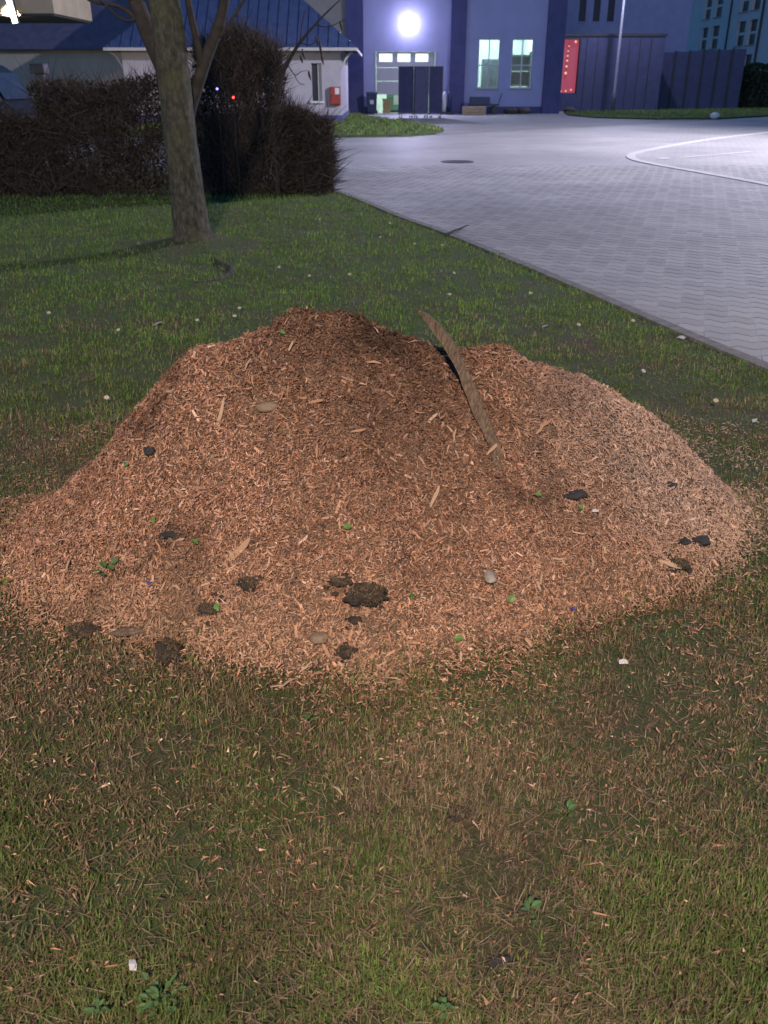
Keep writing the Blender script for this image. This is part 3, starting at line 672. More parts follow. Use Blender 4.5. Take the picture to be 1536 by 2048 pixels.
tree = empty('tree', (TX,TY,0)); tag(tree, 'thick grey brown tree trunk standing on the lawn before the hedge', 'tree')
limb([(0,0,-.12),(0,0,.06),(-.01,0,.2),(-.02,0,.6),(-.04,0,1.2),(-.06,.02,2.0),(-.12,.03,2.8),(-.15,.05,4.2)], [.33,.235,.185,.172,.165,.155,.145,.12], 36, 8, .075, 2).build('trunk', m_bark, tree, smooth=True)
tl = Vector((TX,TY,0))
def rel(*ps): return [tuple(Vector(p)-tl) for p in ps]
limb(rel((-2.08,9.78,1.25),(-2.2,9.86,1.62),(-2.33,9.9,1.95),(-2.45,9.95,2.3),(-2.7,10,3.2)), [.07,.085,.085,.08,.06], 12, 5, .06, 5).build('limb', m_twig, tree, smooth=True)
limb(rel((-2.0,9.75,1.2),(-1.92,9.8,1.44),(-1.77,9.84,1.78),(-1.58,9.88,2.2),(-1.4,9.9,3.0)), [.06,.065,.058,.05,.035], 12, 5, .06, 6).build('limb', m_twig, tree, smooth=True)
limb(rel((-1.82,9.82,1.66),(-1.84,9.8,1.88),(-1.90,9.78,2.3),(-1.9,9.7,2.9)), [.045,.038,.03,.02], 10, 4, .05, 7).build('branch', m_twig, tree, smooth=True)
limb(rel((-1.72,9.85,1.9),(-1.6,9.86,1.99),(-1.44,9.88,2.18),(-1.2,9.9,2.5)), [.022,.018,.015,.01], 8, 4, .05, 8).build('branch', m_twig, tree, smooth=True)
limb(rel((-2.36,9.9,2.05),(-2.6,9.92,2.22),(-2.9,9.95,2.28),(-3.3,10,2.5)), [.03,.02,.015,.008], 8, 4, .05, 9).build('branch', m_twig, tree, smooth=True)
limb(rel((-2.4,9.9,2.14),(-2.5,9.88,2.1),(-2.62,9.86,2.14),(-2.9,9.9,2.4)), [.02,.015,.012,.006], 6, 4, .05, 9).build('branch', m_twig, tree, smooth=True)
def twigs_from(P0, D, n, L, r, seed):
    rs = np.random.RandomState(seed); m = MB()
    for i in range(n):
        p = Vector(P0)+Vector(D)*rs.rand(); d = Vector(rs.normal(0,.5,3)); d.z = abs(d.z)+.3; d.normalize()
        q = [p]; 
        for k in range(3):
            d = (d+Vector(rs.normal(0,.22,3))).normalized(); q.append(q[-1]+d*L*rs.uniform(.5,1.1)/3)
        m.tube(q, [r,r*.8,r*.55,r*.25], 5)
    return m
twigs_from((-.3,.3,2.2),(-.5,.1,1),26,.9,.009,4).build('crown', m_twig, tree); 
# surface root winding through the grass near the trunk
rt = []
for x,y in [(-1.66,8.8),(-1.56,8.5),(-1.43,8.28),(-1.38,8.05),(-1.47,7.8),(-1.62,7.62)]: rt.append((x,y,float(lawn_h(x,y))+.006))
o = limb(rt, [.012,.028,.034,.03,.02,.008], 10, 5, .1, 3).build('root', m_bark, None, smooth=True); tag(o, 'bare grey root winding out of the grass before the tree', 'root')

def spikes(P, D, L, r):
    """thin pointed twigs: 4 triangles each"""
    n = len(P); D = D/np.linalg.norm(D, axis=1, keepdims=True)
    a = np.cross(D, rng.normal(0,1,(n,3))); a /= np.linalg.norm(a,axis=1,keepdims=True); b = np.cross(D, a)
    r = r[:,None]
    V = np.stack([P+a*r, P-a*r*.5+b*r*.87, P-a*r*.5-b*r*.87, P+D*L[:,None]], 1).reshape(-1,3)
    F = (np.array([[0,1,3],[1,2,3],[2,0,3]])[None]+(np.arange(n)*4)[:,None,None]).reshape(-1,3)
    return V, F
def leaf_quads(P, N, s, aspect=.6):
    n = len(P); N = N/np.linalg.norm(N,axis=1,keepdims=True)
    a = np.cross(N, rng.normal(0,1,(n,3))); a /= np.linalg.norm(a,axis=1,keepdims=True); b = np.cross(N,a)
    s = s[:,None]; k = N*s*.22
    V = np.stack([P-a*s, P+b*s*aspect+k, P+a*s, P-b*s*aspect+k], 1).reshape(-1,3)
    F = (np.array([[0,1,2],[0,2,3]])[None]+(np.arange(n)*4)[:,None,None]).reshape(-1,3)
    return V, F
m_vcol = M_attr('hedge twig', .9, .15); m_vleaf = M_attr('dry leaf', .8, .2, .25)
def shrub(name, label, cat, x0, x1, y0, y1, top, ntw, nlf, tcol, lcol, seed, lsize=.035, up=.55):
    """dense bare shrub; top(x) gives its height"""
    root = empty(name, ((x0+x1)/2,(y0+y1)/2,0)); tag(root, label, cat)
    off = np.array([(x0+x1)/2,(y0+y1)/2,0])
    x = rng.uniform(x0,x1,ntw); y = rng.uniform(y0,y1,ntw); t = top(x)+.10*(fbm(x*2+seed,y*2,3)-.5)*2
    face = rng.rand(ntw) < .4; y = np.where(face, y0+np.abs(rng.normal(0,.14,ntw)), y)
    z = t*rng.rand(ntw)*.95
    bul = .16*(fbm(x*1.6+seed, z*1.6+3, 3)-.5)*2; y = y-np.where(face, bul, 0)
    dens = .55*fbm(x*2.4+seed*2, z*2.4+9, 3)+.45*fbm(x*6+seed, z*6+3, 2); kp = (dens > .43) | (rng.rand(ntw) < .35)
    x, y, z = x[kp], y[kp], z[kp]; ntw = len(x)
    P = np.stack([x,y,z],-1); D = rng.normal(0,.7,(ntw,3)); D[:,2] = D[:,2]*.6+up; D[:,1] -= .12
    thick = rng.rand(ntw) < .12
    L = rng.uniform(.10,.34,ntw)*np.where(thick,1.7,1); V, F = spikes(P, D, L, np.where(thick, rng.uniform(.006,.011,ntw), rng.uniform(.002,.005,ntw)))
    c = np.repeat(np.array(tcol)[None]*rng.uniform(.3,1.5,(ntw,1)), 4, 0)
    o = link('twigs', fast_mesh('twigs', V-off, F, c), m_vcol, root); o['kind'] = 'stuff'
    m = MB(); rs = np.random.RandomState(seed)
    for i in range(int((x1-x0)*7)):
        sx = rs.uniform(x0+.05,x1-.05); sy = rs.uniform(y0+.15,y1-.1); h = float(top(np.array([sx]))[0])*rs.uniform(.75,1.0)
        q = [Vector((sx,sy,-.02))]
        for k in range(4): q.append(q[-1]+Vector((rs.normal(0,.07),rs.normal(0,.06),h/4)))
        m.tube([p-Vector(off) for p in q], [.016,.014,.011,.008,.003], 5)
    m.build('stems', m_twig, root)
    if nlf:
        x = rng.uniform(x0,x1,nlf); y = y0+np.abs(rng.normal(0,.22,nlf)); z = top(x)*rng.uniform(.03,1.0,nlf)
        V, F = leaf_quads(np.stack([x,y,z],-1), rng.normal(0,1,(nlf,3)), rng.uniform(.5,1.1,nlf)*lsize)
        k = rng.randint(0,len(lcol),nlf); c = np.repeat(np.array(lcol)[k]*rng.uniform(.6,1.3,(nlf,1)), 4, 0)
        o = link('leaves', fast_mesh('leaves', V-off, F, c), m_vleaf, root); o['kind'] = 'stuff'
    return root
DRY = [(.09,.06,.035),(.12,.08,.045),(.06,.05,.03),(.05,.055,.025)]
shrub('clipped_hedge','long bare clipped hedge behind the tree at the left','hedge',-9.5,-2.75,14.0,15.0,lambda x: np.where(x < -5.15, 1.12, 1.62)+.05*np.sin(x*1.7)+.03*np.sin(x*5.1),52000,16000,(.085,.071,.068),DRY,3)
shrub('tall_shrub','tall bare brown shrub between the tree and the white house','shrub',-2.75,-1.5,14.1,15.1,lambda x: 2.32-.5*np.maximum(0,x+1.75)-.35*np.abs(x+2.1),20000,4500,(.088,.071,.067),DRY,8,.03,.9)
shrub('low_shrub','low rounded bare shrub at the road end of the hedge','shrub',-1.72,-.80,14.35,15.3,lambda x: 1.22-.35*np.maximum(0,x+1.3),20000,4500,(.088,.071,.067),DRY,12,.03,.5)
# sapling with hanging pods
sp = empty('sapling', (-1.62,14.1,0)); tag(sp, 'thin dark sapling with hanging seed pods in front of the house', 'sapling')
s0 = Vector((-1.62,14.1,0))
def sr(*ps): return [tuple(Vector((p[0],14.15,p[1]))-s0) for p in ps]
limb(sr((-1.62,-.05),(-1.63,.5),(-1.64,.85),(-1.58,1.25),(-1.47,1.65),(-1.36,1.84),(-1.2,2.06),(-.98,2.28),(-.80,2.44),(-.6,2.6)), [.045,.042,.04,.038,.033,.028,.022,.015,.011,.006], 9, 4, .05, 3).build('trunk', m_twig, sp, smooth=True)
for pts, r in (([(-1.5,1.55),(-1.55,1.8),(-1.58,2.05),(-1.7,2.3)],.012),([(-1.4,1.8),(-1.29,1.65),(-1.2,1.69),(-1.1,1.71)],.009),([(-1.3,1.66),(-1.24,1.55),(-1.15,1.52)],.007),([(-1.2,2.06),(-1.05,2.03),(-.95,2.1),(-.90,2.05)],.009),([(-1.2,2.06),(-1.17,2.25),(-1.1,2.5)],.01),([(-.98,2.28),(-.78,2.26),(-.55,2.35)],.008)):
    limb(sr(*pts), [r*(1-.25*i) for i in range(len(pts))], 6, 4, .04, 4).build('branch', m_twig, sp)
m_pod = M('seed pod', (.04,.025,.025), (.06,.035,.03), 20, .7)
for x, z, L in ((-1.17,1.98,.13),(-.92,2.08,.2),(-.97,2.14,.12),(-.9,1.92,.14),(-1.09,1.70,.12),(-1.2,1.9,.1),(-.62,2.33,.12)):
    m = limb(sr((x,z),(x+.012,z-L*.5),(x+.03,z-L)), [.012,.019,.006], 7, 3, .1, 5); m.build('pod', m_pod, sp)
# small marker lights in the hedge
for x, z, nm, c, lab in ((-2.36,1.47,'blue',(.15,.15,1),'tiny blue lamp glowing in front of the tall shrub'),(-2.14,1.36,'red',(1,.05,.04),'tiny red lamp glowing in front of the tall shrub')):
    ml = empty('marker_light', (x,13.75,0)); tag(ml, lab, 'lamp', 'marker lights at the hedge')
    MB().tube([(0,.03,-.02),(0,.02,z-.02)], .008, 6).build('stake', m_twig, ml)
    lump('lens', (0,0,z), .016, M_emit(nm+' marker lens', c, 3.5), (1,.7,1), 1, 2, .02, ml)
# evergreen hedges across the yard
m_ever = M_attr('evergreen leaf', .6, .3, .15)
def evergreen(label, x0, x1, yfun, d, h, n, seed):
    cxm = (x0+x1)/2; root = empty('evergreen_hedge', (cxm, yfun(cxm), 0)); tag(root, label, 'hedge', None)
    off = np.array([cxm, yfun(cxm), 0])
    x = rng.uniform(x0,x1,n); hh = h+.35*(fbm(x*.7+seed,x*0+2,4)-.5)*2
    side = rng.rand(n); z = np.where(side < .75, rng.rand(n)*hh, hh+rng.normal(0,.06,n)); y = np.where(side < .75, np.abs(rng.normal(0,.18,n)), rng.rand(n)*d)
    y = y+yfun(x)-.2*(fbm(x*1.2+seed, z*1.2, 3)-.5)*2
    V, F = leaf_quads(np.stack([x,y,z],-1), rng.normal(0,1,(n,3))+np.array([0,-.6,.3]), rng.uniform(.07,.15,n))
    c = np.repeat(np.array([.022,.036,.02])[None]*rng.uniform(.6,1.5,(n,1)), 4, 0)
    o = link('leaves', fast_mesh('leaves', V-off, F, c), m_ever, root); o['kind'] = 'stuff'
    k = 24; xs = np.linspace(x0+.1,x1-.1,k); V = []; F = []
    for i, xx in enumerate(xs):
        t = h-.3+.3*(float(fbm(xx*.7+seed, 2., 4))-.5)*2
        V += [(xx-off[0], yfun(xx)-off[1]+.25, 0),(xx-off[0], yfun(xx)-off[1]+.25, t),(xx-off[0], yfun(xx)-off[1]+d-.2, t),(xx-off[0], yfun(xx)-off[1]+d-.2, 0)]
        if i: a = 4*i-4; b = 4*i; F += [(a,b,b+1,a+1),(a+1,b+1,b+2,a+2),(a+2,b+2,b+3,a+3)]
    MB().add(V, F+[(0,1,2,3),(4*k-4,4*k-3,4*k-2,4*k-1)]).build('branch_mass', m_twig, root)
dw = empty('dark_wall', (16.4,61.6,0), R(5)); tag(dw, 'long dark blue panel wall before the apartment house', 'wall')
for i in range(7):
    MB().box(i*.92+.01,i*.92+.91,0,.14,0,3.2+.04*i).build('panel', m_navywall, dw, bevel=.015); MB().box(i*.92-.06,i*.92+.06,-.06,-.003,0,3.24+.04*i).build('post', m_dark, dw)
evergreen('lower dark evergreen hedge at the far right edge', 22.75, 33, lambda x: 62.8+(x-22.75)*.1, 1.6, 2.45, 9000, 9)

# ------------------------------------------------------------------ grass
GREEN = np.array([(.135,.190,.050),(.095,.155,.042),(.165,.215,.066),(.20,.21,.072),(.12,.165,.058)])
DEAD = np.array([.85,.84,.84])*np.array([(.30,.225,.135),(.23,.165,.10),(.42,.335,.215),(.17,.12,.078),(.28,.195,.13),(.36,.25,.165)])
def blades(x, y, z, h, w, green, lean=.55):
    n = len(x); az = rng.normal(.7,1.5,n); ln = np.abs(rng.normal(0,lean,n))
    ax = np.stack([np.cos(az),np.sin(az),0*az],-1); sd = np.stack([-np.sin(az),np.cos(az),0*az],-1)
    P = np.stack([x,y,z],-1); up = np.array([0,0,1.])
    mid = P+up*(h*.55*np.cos(ln*.6))[:,None]+ax*(h*.55*np.sin(ln*.6))[:,None]
    tip = mid+up*(h*.5*np.cos(ln*1.9))[:,None]+ax*(h*.5*np.sin(ln*1.9))[:,None]
    w = w[:,None]
    V = np.stack([P-sd*w*.5, P+sd*w*.5, mid-sd*w*.42, mid+sd*w*.42, tip], 1).reshape(-1,3)
    F = (np.array([[0,1,3],[0,3,2],[2,3,4]])[None]+(np.arange(n)*5)[:,None,None]).reshape(-1,3)
    g = rng.rand(n) < green; far = 1+.35*np.clip((y-3.6)/3,0,1)
    c = np.where(g[:,None], GREEN[rng.randint(0,len(GREEN),n)]*np.stack([.95*far**.5,far,.9*far**.3],-1), DEAD[rng.randint(0,len(DEAD),n)])*rng.uniform(.6,1.35,(n,1))*(.74+.58*fbm(x*3.6+60,y*3.6+21,4))[:,None]
    return V, F, np.repeat(c, 5, 0)
def patch_green(x, y):
    g = .64+2.0*(fbm(x*3.1+3, y*3.1+8, 4)-.48)
    g = g+np.clip((y-4.0)/5,0,1)*.5
    d = np.abs(heap_h(x,y)); rim = np.clip(1.15-np.hypot(x/2.25, (y-3.1)/1.75), -.25, .5)
    return np.clip(g-rim*.8, .08, .96)
def scatter(n, y0, y1, p, wide):
    u = rng.rand(n); y = (y0**p+(y1**p-y0**p)*u)**(1/p) if p else y0*(y1/y0)**u
    x = rng.uniform(-1,1,n)*(wide*y+.45); return x, y
m_grass = M_attr('grass blade', .75, .25, .3)
def grass_object(parts, label):
    V = []; F = []; C = []; k = 0
    for v,f,c in parts: V.append(v); F.append(f+k); C.append(c); k += len(v)
    o = link('grass', fast_mesh('grass', np.concatenate(V), np.concatenate(F), np.concatenate(C)), m_grass); tag(o, label, 'grass', kind='stuff')
def ok(x, y):
    tree_ok = np.hypot(x-TX,y-TY) > .23
    bare = (np.hypot((x-TX)/.75,(y-TY+.1)/.45) > 1) | (rng.rand(len(x)) < .22)
    return (x < kerb_x(y)-.0) & tree_ok & bare
parts = []
n = 470000; x, y = scatter(n,.85,15.6,0,.56); hp = heap_h(x,y)
k = ok(x,y) & ((hp < .008) | (rng.rand(n) < .8*np.exp(-hp/.035)))
bald = .6*fbm(x*4+9, y*4+2, 3)+.4*fbm(x*15+9, y*15+2, 2); k &= (bald > .43) | (rng.rand(n) < .22)
x, y, hp = x[k], y[k], hp[k]; n = len(x)
g = patch_green(x,y); hh = rng.uniform(.009,.030,n)*(1+.08*y)*(.55+.95*fbm(x*3,y*3+30,3)); z = surf(x,y)-.003
parts.append(blades(x,y,z,hh,(.0012+.00075*y)*rng.uniform(.6,1.3,n),g,1.0))
# flat lying thatch near the viewer
n = 42000; x, y = scatter(n,.85,6,0,.56); k = ok(x,y) & (heap_h(x,y) < .01); x, y = x[k], y[k]; n = len(x)
pv, pf, pc = blades(x,y,surf(x,y)+rng.uniform(.002,.014,n),rng.uniform(.018,.06,n),.0018+.0006*y,np.full(n,.08),.1)
q = pv.reshape(-1,5,3); az = rng.uniform(0,2*np.pi,n); zz = q[:,:,2]-q[:,:1,2]; base0 = q[:,:1,:].copy()
q2 = q.copy(); q2[:,:,0] = q[:,:,0]+zz*np.cos(az)[:,None]*.95; q2[:,:,1] = q[:,:,1]+zz*np.sin(az)[:,None]*.95; q2[:,:,2] = base0[:,:,2]+zz*.16
parts.append((q2.reshape(-1,3), pf, pc*.85))
grass_object(parts, 'patchy winter grass with dead straw covering the lawn')
def in_poly(x, y, poly):
    r = np.zeros(len(x), bool); j = len(poly)-1
    for i in range(len(poly)):
        xi,yi = poly[i]; xj,yj = poly[j]
        r ^= ((yi > y) != (yj > y)) & (x < (xj-xi)*(y-yi)/(yj-yi+1e-9)+xi); j = i
    return r
parts = []
for poly, bx in ((VERGE1,(-9,2.2,29,53)),(VERGE2,(9,30,44,66))):
    n = 26000; x = rng.uniform(bx[0],bx[1],n); y = rng.uniform(bx[2],bx[3],n); k = in_poly(x,y,poly); x, y = x[k], y[k]; n = len(x)
    parts.append(blades(x,y,np.full(n,.065),rng.uniform(.05,.13,n),np.full(n,.03),np.full(n,.85),.7))
grass_object(parts, 'short green grass on the far verges across the yard')

# ------------------------------------------------------------------ the heap of wood chips
heap = empty('wood_chip_heap', (0,2.9,0)); tag(heap, 'large reddish brown heap of wood chips on the lawn', 'wood chips')
H0 = np.array([0,2.9,0])
gx = np.arange(-1.85,1.83,.02); gy = np.arange(1.85,4.75,.02)
GX, GY = np.meshgrid(gx, gy, indexing='ij'); hh = heap_h(GX,GY)
Z = np.where(hh > .022, lawn_h(GX,GY)+hh-.006, lawn_h(GX,GY)-.03)
idx = np.arange(GX.size).reshape(GX.shape)
F = np.stack([idx[:-1,:-1],idx[1:,:-1],idx[1:,1:],idx[:-1,1:]],-1).reshape(-1,4)
Fk = (hh.ravel()[F] > .02).any(1)
me = fast_mesh('mound', np.stack([GX,GY,Z],-1).reshape(-1,3)-H0, F[Fk], smooth=True)
m_mound = M('damp wood fines', (.045,.026,.018), (.27,.165,.11), 130, .95, 1.0, .012, lo=.34, hi=.66); link('mound', me, m_mound, heap)
CH_TAN = np.array([.40,.235,.135]); 
PAL = np.array([1.12,1.13,1.36])*np.array([(.36,.195,.105),(.42,.245,.14),(.30,.15,.078),(.46,.29,.18),(.24,.12,.065),(.40,.19,.085),(.15,.078,.045),(.52,.36,.23),(.34,.19,.125),(.09,.05,.032)])
PW = np.array([.21,.17,.18,.06,.13,.05,.07,.02,.09,.02]); PW = PW/PW.sum()
def chip_cols(x, y):
    n = len(x); c = PAL[rng.choice(len(PAL), n, p=PW)]*rng.uniform(.5,1.3,(n,1))*(.72+.56*fbm(x*4.5+13,y*4.5+2,4))[:,None]
    # damp dark cap at the summit, paler shoulder to the right, orange fines at the toe
    dk = np.clip(1.15-np.hypot((x+.04)/.50,(y-3.0)/.52), 0, 1)*np.clip(.75+1.6*(fbm(x*5,y*5,3)-.25),0,1)
    dk = np.maximum(dk, .5*np.clip(1.0-np.hypot((x-.16)/.22,(y-2.70)/.34),0,1))  # dark patch by the board: its shade painted into the chip colours
    dk = np.maximum(dk, .62*np.clip(1-np.abs(fbm(x*2.6+5,y*2.6,4)-.34)/.09,0,1))
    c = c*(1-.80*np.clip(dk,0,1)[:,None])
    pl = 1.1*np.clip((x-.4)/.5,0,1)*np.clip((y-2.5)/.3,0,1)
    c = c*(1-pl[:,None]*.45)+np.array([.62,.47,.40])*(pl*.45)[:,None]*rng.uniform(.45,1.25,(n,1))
    toe = (heap_h(x,y) > .004)*1.05*np.clip(1-(y-np.interp(x,FX,FY))/.34,0,1)*np.clip(2.4*fbm(x*2.4+8,y*2.4,3)-.55,.15,1)
    c = c*(1-.35*toe[:,None])+np.array([.74,.48,.31])*(.35*toe)[:,None]*rng.uniform(.7,1.2,(n,1))
    return c
def frames(N):
    n = len(N); a = np.cross(N, rng.normal(0,1,(n,3))); a /= np.linalg.norm(a,axis=1,keepdims=True)
    # lean the long axis out of the surface a little
    t = rng.normal(0,.46,n)[:,None]; d = a*np.cos(t)+N*np.sin(t); b = np.cross(N,a)
    r = rng.normal(0,.65,n)[:,None]; nn = np.cross(d,b); nn = nn/np.linalg.norm(nn,axis=1,keepdims=True); nn = -nn*np.sign((nn*N).sum(1))[:,None]*-1
    b2 = b*np.cos(r)+nn*np.sin(r); n2 = nn*np.cos(r)-b*np.sin(r)
    return d, b2, n2
def splinters(P, N, L, W_, T, col):
    d, b, nn = frames(N); n = len(P); L = L[:,None]; W_ = W_[:,None]; T = T[:,None]; s = rng.uniform(-.35,.35,(n,1))
    V = np.stack([P-d*L*.5-b*W_*.5, P-d*L*(.5+s*.4)+b*W_*.5, P+d*L*.5+b*W_*s, P+nn*T+d*L*s*.5], 1).reshape(-1,3)
    F = (np.array([[0,1,3],[1,2,3],[2,0,3],[2,1,0]])[None]+(np.arange(n)*4)[:,None,None]).reshape(-1,3)
    return V, F, np.repeat(col,4,0)
def flakes(P, N, L, W_, T, col):
    d, b, nn = frames(N); n = len(P); L = L[:,None]; W_ = W_[:,None]; T = T[:,None]
    k = [rng.uniform(.55,1.0,(n,1)) for _ in range(4)]; bow = nn*L*rng.uniform(-.08,.14,(n,1))
    top = [P-d*L*.5-b*W_*.5*k[0], P+d*L*.5*k[2]-b*W_*.5*k[1]+bow, P+d*L*.5+b*W_*.5*k[2]+bow, P-d*L*.5*k[3]+b*W_*.5*k[3]]
    V = np.stack(top+[t-nn*T for t in top], 1).reshape(-1,3)
    q = np.array([[0,1,2,3],[4,5,1,0],[5,6,2,1],[6,7,3,2],[7,4,0,3]])
    F = (q[None]+(np.arange(n)*8)[:,None,None]).reshape(-1,4)
    return V, F, np.repeat(col*rng.uniform(.9,1.15,(n,1)),8,0)
def heap_points(n, lim=.0):
    x = rng.uniform(-1.85,1.8,n); y = rng.uniform(1.82,4.6,n); hp = heap_h(x,y)
    far = y > crest_y(x)+.25
    k = (hp > lim) & (~far | (rng.rand(n) < .35)) & (rng.rand(n) < np.clip(.18+hp/.07,0,1)); return x[k], y[k]
m_chip = M_attr('wood chip', .85, .2)
x, y = heap_points(430000); P = np.stack([x,y,surf(x,y)+rng.uniform(-.006,.010,len(x))],-1)
# chips strewn over the grass round the toe
n = 130000; xs = rng.uniform(-2.2,2.1,n); ys = rng.uniform(1.05,4.2,n)
ft = np.interp(xs,FX,FY); dd = np.where(ys < ft, ft-ys, np.where(heap_h(xs,ys) > 0, 0, .2)); dd = dd+np.clip(np.abs(xs)-1.5,0,1)*1.0
k = (heap_h(xs,ys) < .01) & (rng.rand(n) < (.6*np.exp(-dd/.12)+.42*np.exp(-dd/.42))*np.clip(2.6*fbm(xs*4,ys*4,3)-.55,.15,1)+.010); xs, ys = xs[k], ys[k]
P = np.concatenate([P, np.stack([xs,ys,surf(xs,ys)+rng.uniform(.006,.022,len(xs))],-1)])
x = P[:,0]; y = P[:,1]; N = slope_n(x,y)
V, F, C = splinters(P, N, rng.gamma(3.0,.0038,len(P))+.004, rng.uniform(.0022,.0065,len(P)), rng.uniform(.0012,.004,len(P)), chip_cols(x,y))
o = link('chips', fast_mesh('chips', V-H0, F, C), m_chip, heap); o['kind'] = 'stuff'
x, y = heap_points(26000); P = np.stack([x,y,surf(x,y)+rng.uniform(-.002,.012,len(x))],-1)
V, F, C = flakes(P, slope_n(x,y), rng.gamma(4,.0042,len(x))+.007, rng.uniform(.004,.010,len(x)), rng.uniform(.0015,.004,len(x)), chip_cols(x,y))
o = link('flakes', fast_mesh('flakes', V-H0, F, C), m_chip, heap); o['kind'] = 'stuff'
# the larger chips, one by one
m_big = M_rand('split wood', [(.15,.085,.05),(.32,.19,.12),(.38,.24,.155),(.31,.155,.085),(.44,.31,.215),(.34,.21,.15)], .8)
kinds = []
for q in range(8):
    rs = np.random.RandomState(60+q); m = MB(); K = 5; w0 = rs.uniform(.10,.24); bow = rs.uniform(-.06,.16)
    for i in range(K):
        t = i/(K-1)-.5; ww_ = w0*(1-.55*abs(t*2)**2.2)*rs.uniform(.85,1.1); zc = bow*(1-(2*t)**2); th = .035
        sh = rs.normal(0,.02)
        m.v += [(t,sh-ww_/2,zc),(t,sh+ww_/2,zc),(t,sh+ww_/2*.9,zc+th),(t,sh-ww_/2*.9,zc+th*rs.uniform(.7,1.3))]
        if i:
            a = 4*i-4; b = 4*i; m.f += [(a,b,b+1,a+1)[::-1],(a+1,b+1,b+2,a+2)[::-1],(a+2,b+2,b+3,a+3)[::-1],(a+3,b+3,b,a)[::-1]]
    m.f += [(0,1,2,3),(16,19,18,17)]
    me = bpy.data.meshes.new('wood_chip'); me.from_pydata(m.v,[],m.f); me.update(); me.materials.append(m_big); kinds.append(me)
def lay(o, x, y, dz, az, tilt, roll, s):
    n = Vector(slope_n(np.array([x]),np.array([y]))[0]); q = n.to_track_quat('Z','Y')
    from mathutils import Euler
    o.rotation_euler = (q.to_matrix() @ Euler((roll,tilt,az),'XYZ').to_matrix()).to_euler(); o.scale = (s,s,s)
    o.location = Vector((x,y,float(surf(x,y))+dz))-(o.parent.location if o.parent else Vector((0,0,0)))
fixed = [(.543,2.817,.075,.4,.02),(-.542,2.538,.06,1.0,.01),(.164,2.545,.065,1.05,.01),(-.447,2.376,.09,.9,.008),(-.544,2.741,.10,1.45,.012),(-.044,2.533,.06,-1.1,.01),(.176,2.435,.05,.5,.01),(-.276,2.027,.05,.8,.018),(-.112,1.595,.035,.2,.02),(-.809,2.247,.06,.1,.012),(-.147,2.266,.06,.6,.015),(.969,2.582,.08,-.6,.015),(.36,2.70,.055,.9,.02)]
for x, y, L, az, dz in fixed:
    o = bpy.data.objects.new('wood_chip', random.choice(kinds)); COL.objects.link(o); o.parent = heap; lay(o,x,y,dz,az,random.gauss(0,.15),random.gauss(0,.2),L*1.15)
k = 0
while k < 240:
    x = random.uniform(-1.45,1.45); y = random.uniform(1.9,3.2)
    if heap_h(x,y) < .01 or y > crest_y(x)+.05: continue
    o = bpy.data.objects.new('wood_chip', random.choice(kinds)); COL.objects.link(o); o.parent = heap
    lay(o,x,y,random.uniform(.004,.012),random.uniform(0,6.28),random.gauss(0,.22),random.gauss(0,.35),random.choice([.028,.032,.036,.042,.05])); k += 1

# ------------------------------------------------------------------ things on and around the heap
m_plank = M('weathered split board', (.06,.04,.029), (.17,.115,.078), 9, .9, .7, .005, stretch=(14,14,1.6))
fz = float(surf(.37,2.716))
way = [(.395,2.66,-.09,.018),(.37,2.716,0.012,.0185),(.322,2.79,.10,.021),(.27,2.86,.21,.018),(.222,2.92,.295,.017),(.18,2.955,.345,.019),(.15,2.975,.37,.012),(.118,2.995,.395,.002)]
pp = []
for i in range(29):
    t = i/28*(len(way)-1); a = int(min(t,len(way)-2)); u = t-a; p, q = way[a], way[a+1]
    jag = 1+.05*math.sin(i*.9)+random.uniform(-.07,.07)
    jag *= .98
    pp.append((p[0]*(1-u)+q[0]*u+random.gauss(0,.0012), p[1]*(1-u)+q[1]*u, fz+p[2]*(1-u)+q[2]*u, (p[3]*(1-u)+q[3]*u)*jag))
m = MB(); 
for i, (x,y,z,w) in enumerate(pp):
    p = Vector((x,y,z)); p0 = Vector(pp[max(i-1,0)][:3]); p1 = Vector(pp[min(i+1,len(pp)-1)][:3]); d = (p1-p0).normalized()
    sd = d.cross(Vector((0,1,.25))).normalized(); nn = sd.cross(d).normalized(); t = .009*(.3 if i == len(pp)-1 else 1)*random.uniform(.8,1.2)
    m.v += [tuple(p+sd*w+nn*t*.5), tuple(p+sd*w*.25+nn*t*2.2), tuple(p-sd*w*.95+nn*t*.7), tuple(p-sd*w-nn*t), tuple(p+sd*w-nn*t*.8)]
    if i:
        a = 5*i-5; b = 5*i; m.f += [(a+k_,a+(k_+1)%5,b+(k_+1)%5,b+k_) for k_ in range(5)]
m.f += [(0,1,2,3,4)[::-1], tuple(range(5*(len(pp)-1),5*len(pp)))]
o = m.build('board', m_plank, None); tag(o, 'weathered pointed board sticking up out of the wood chip heap', 'board')

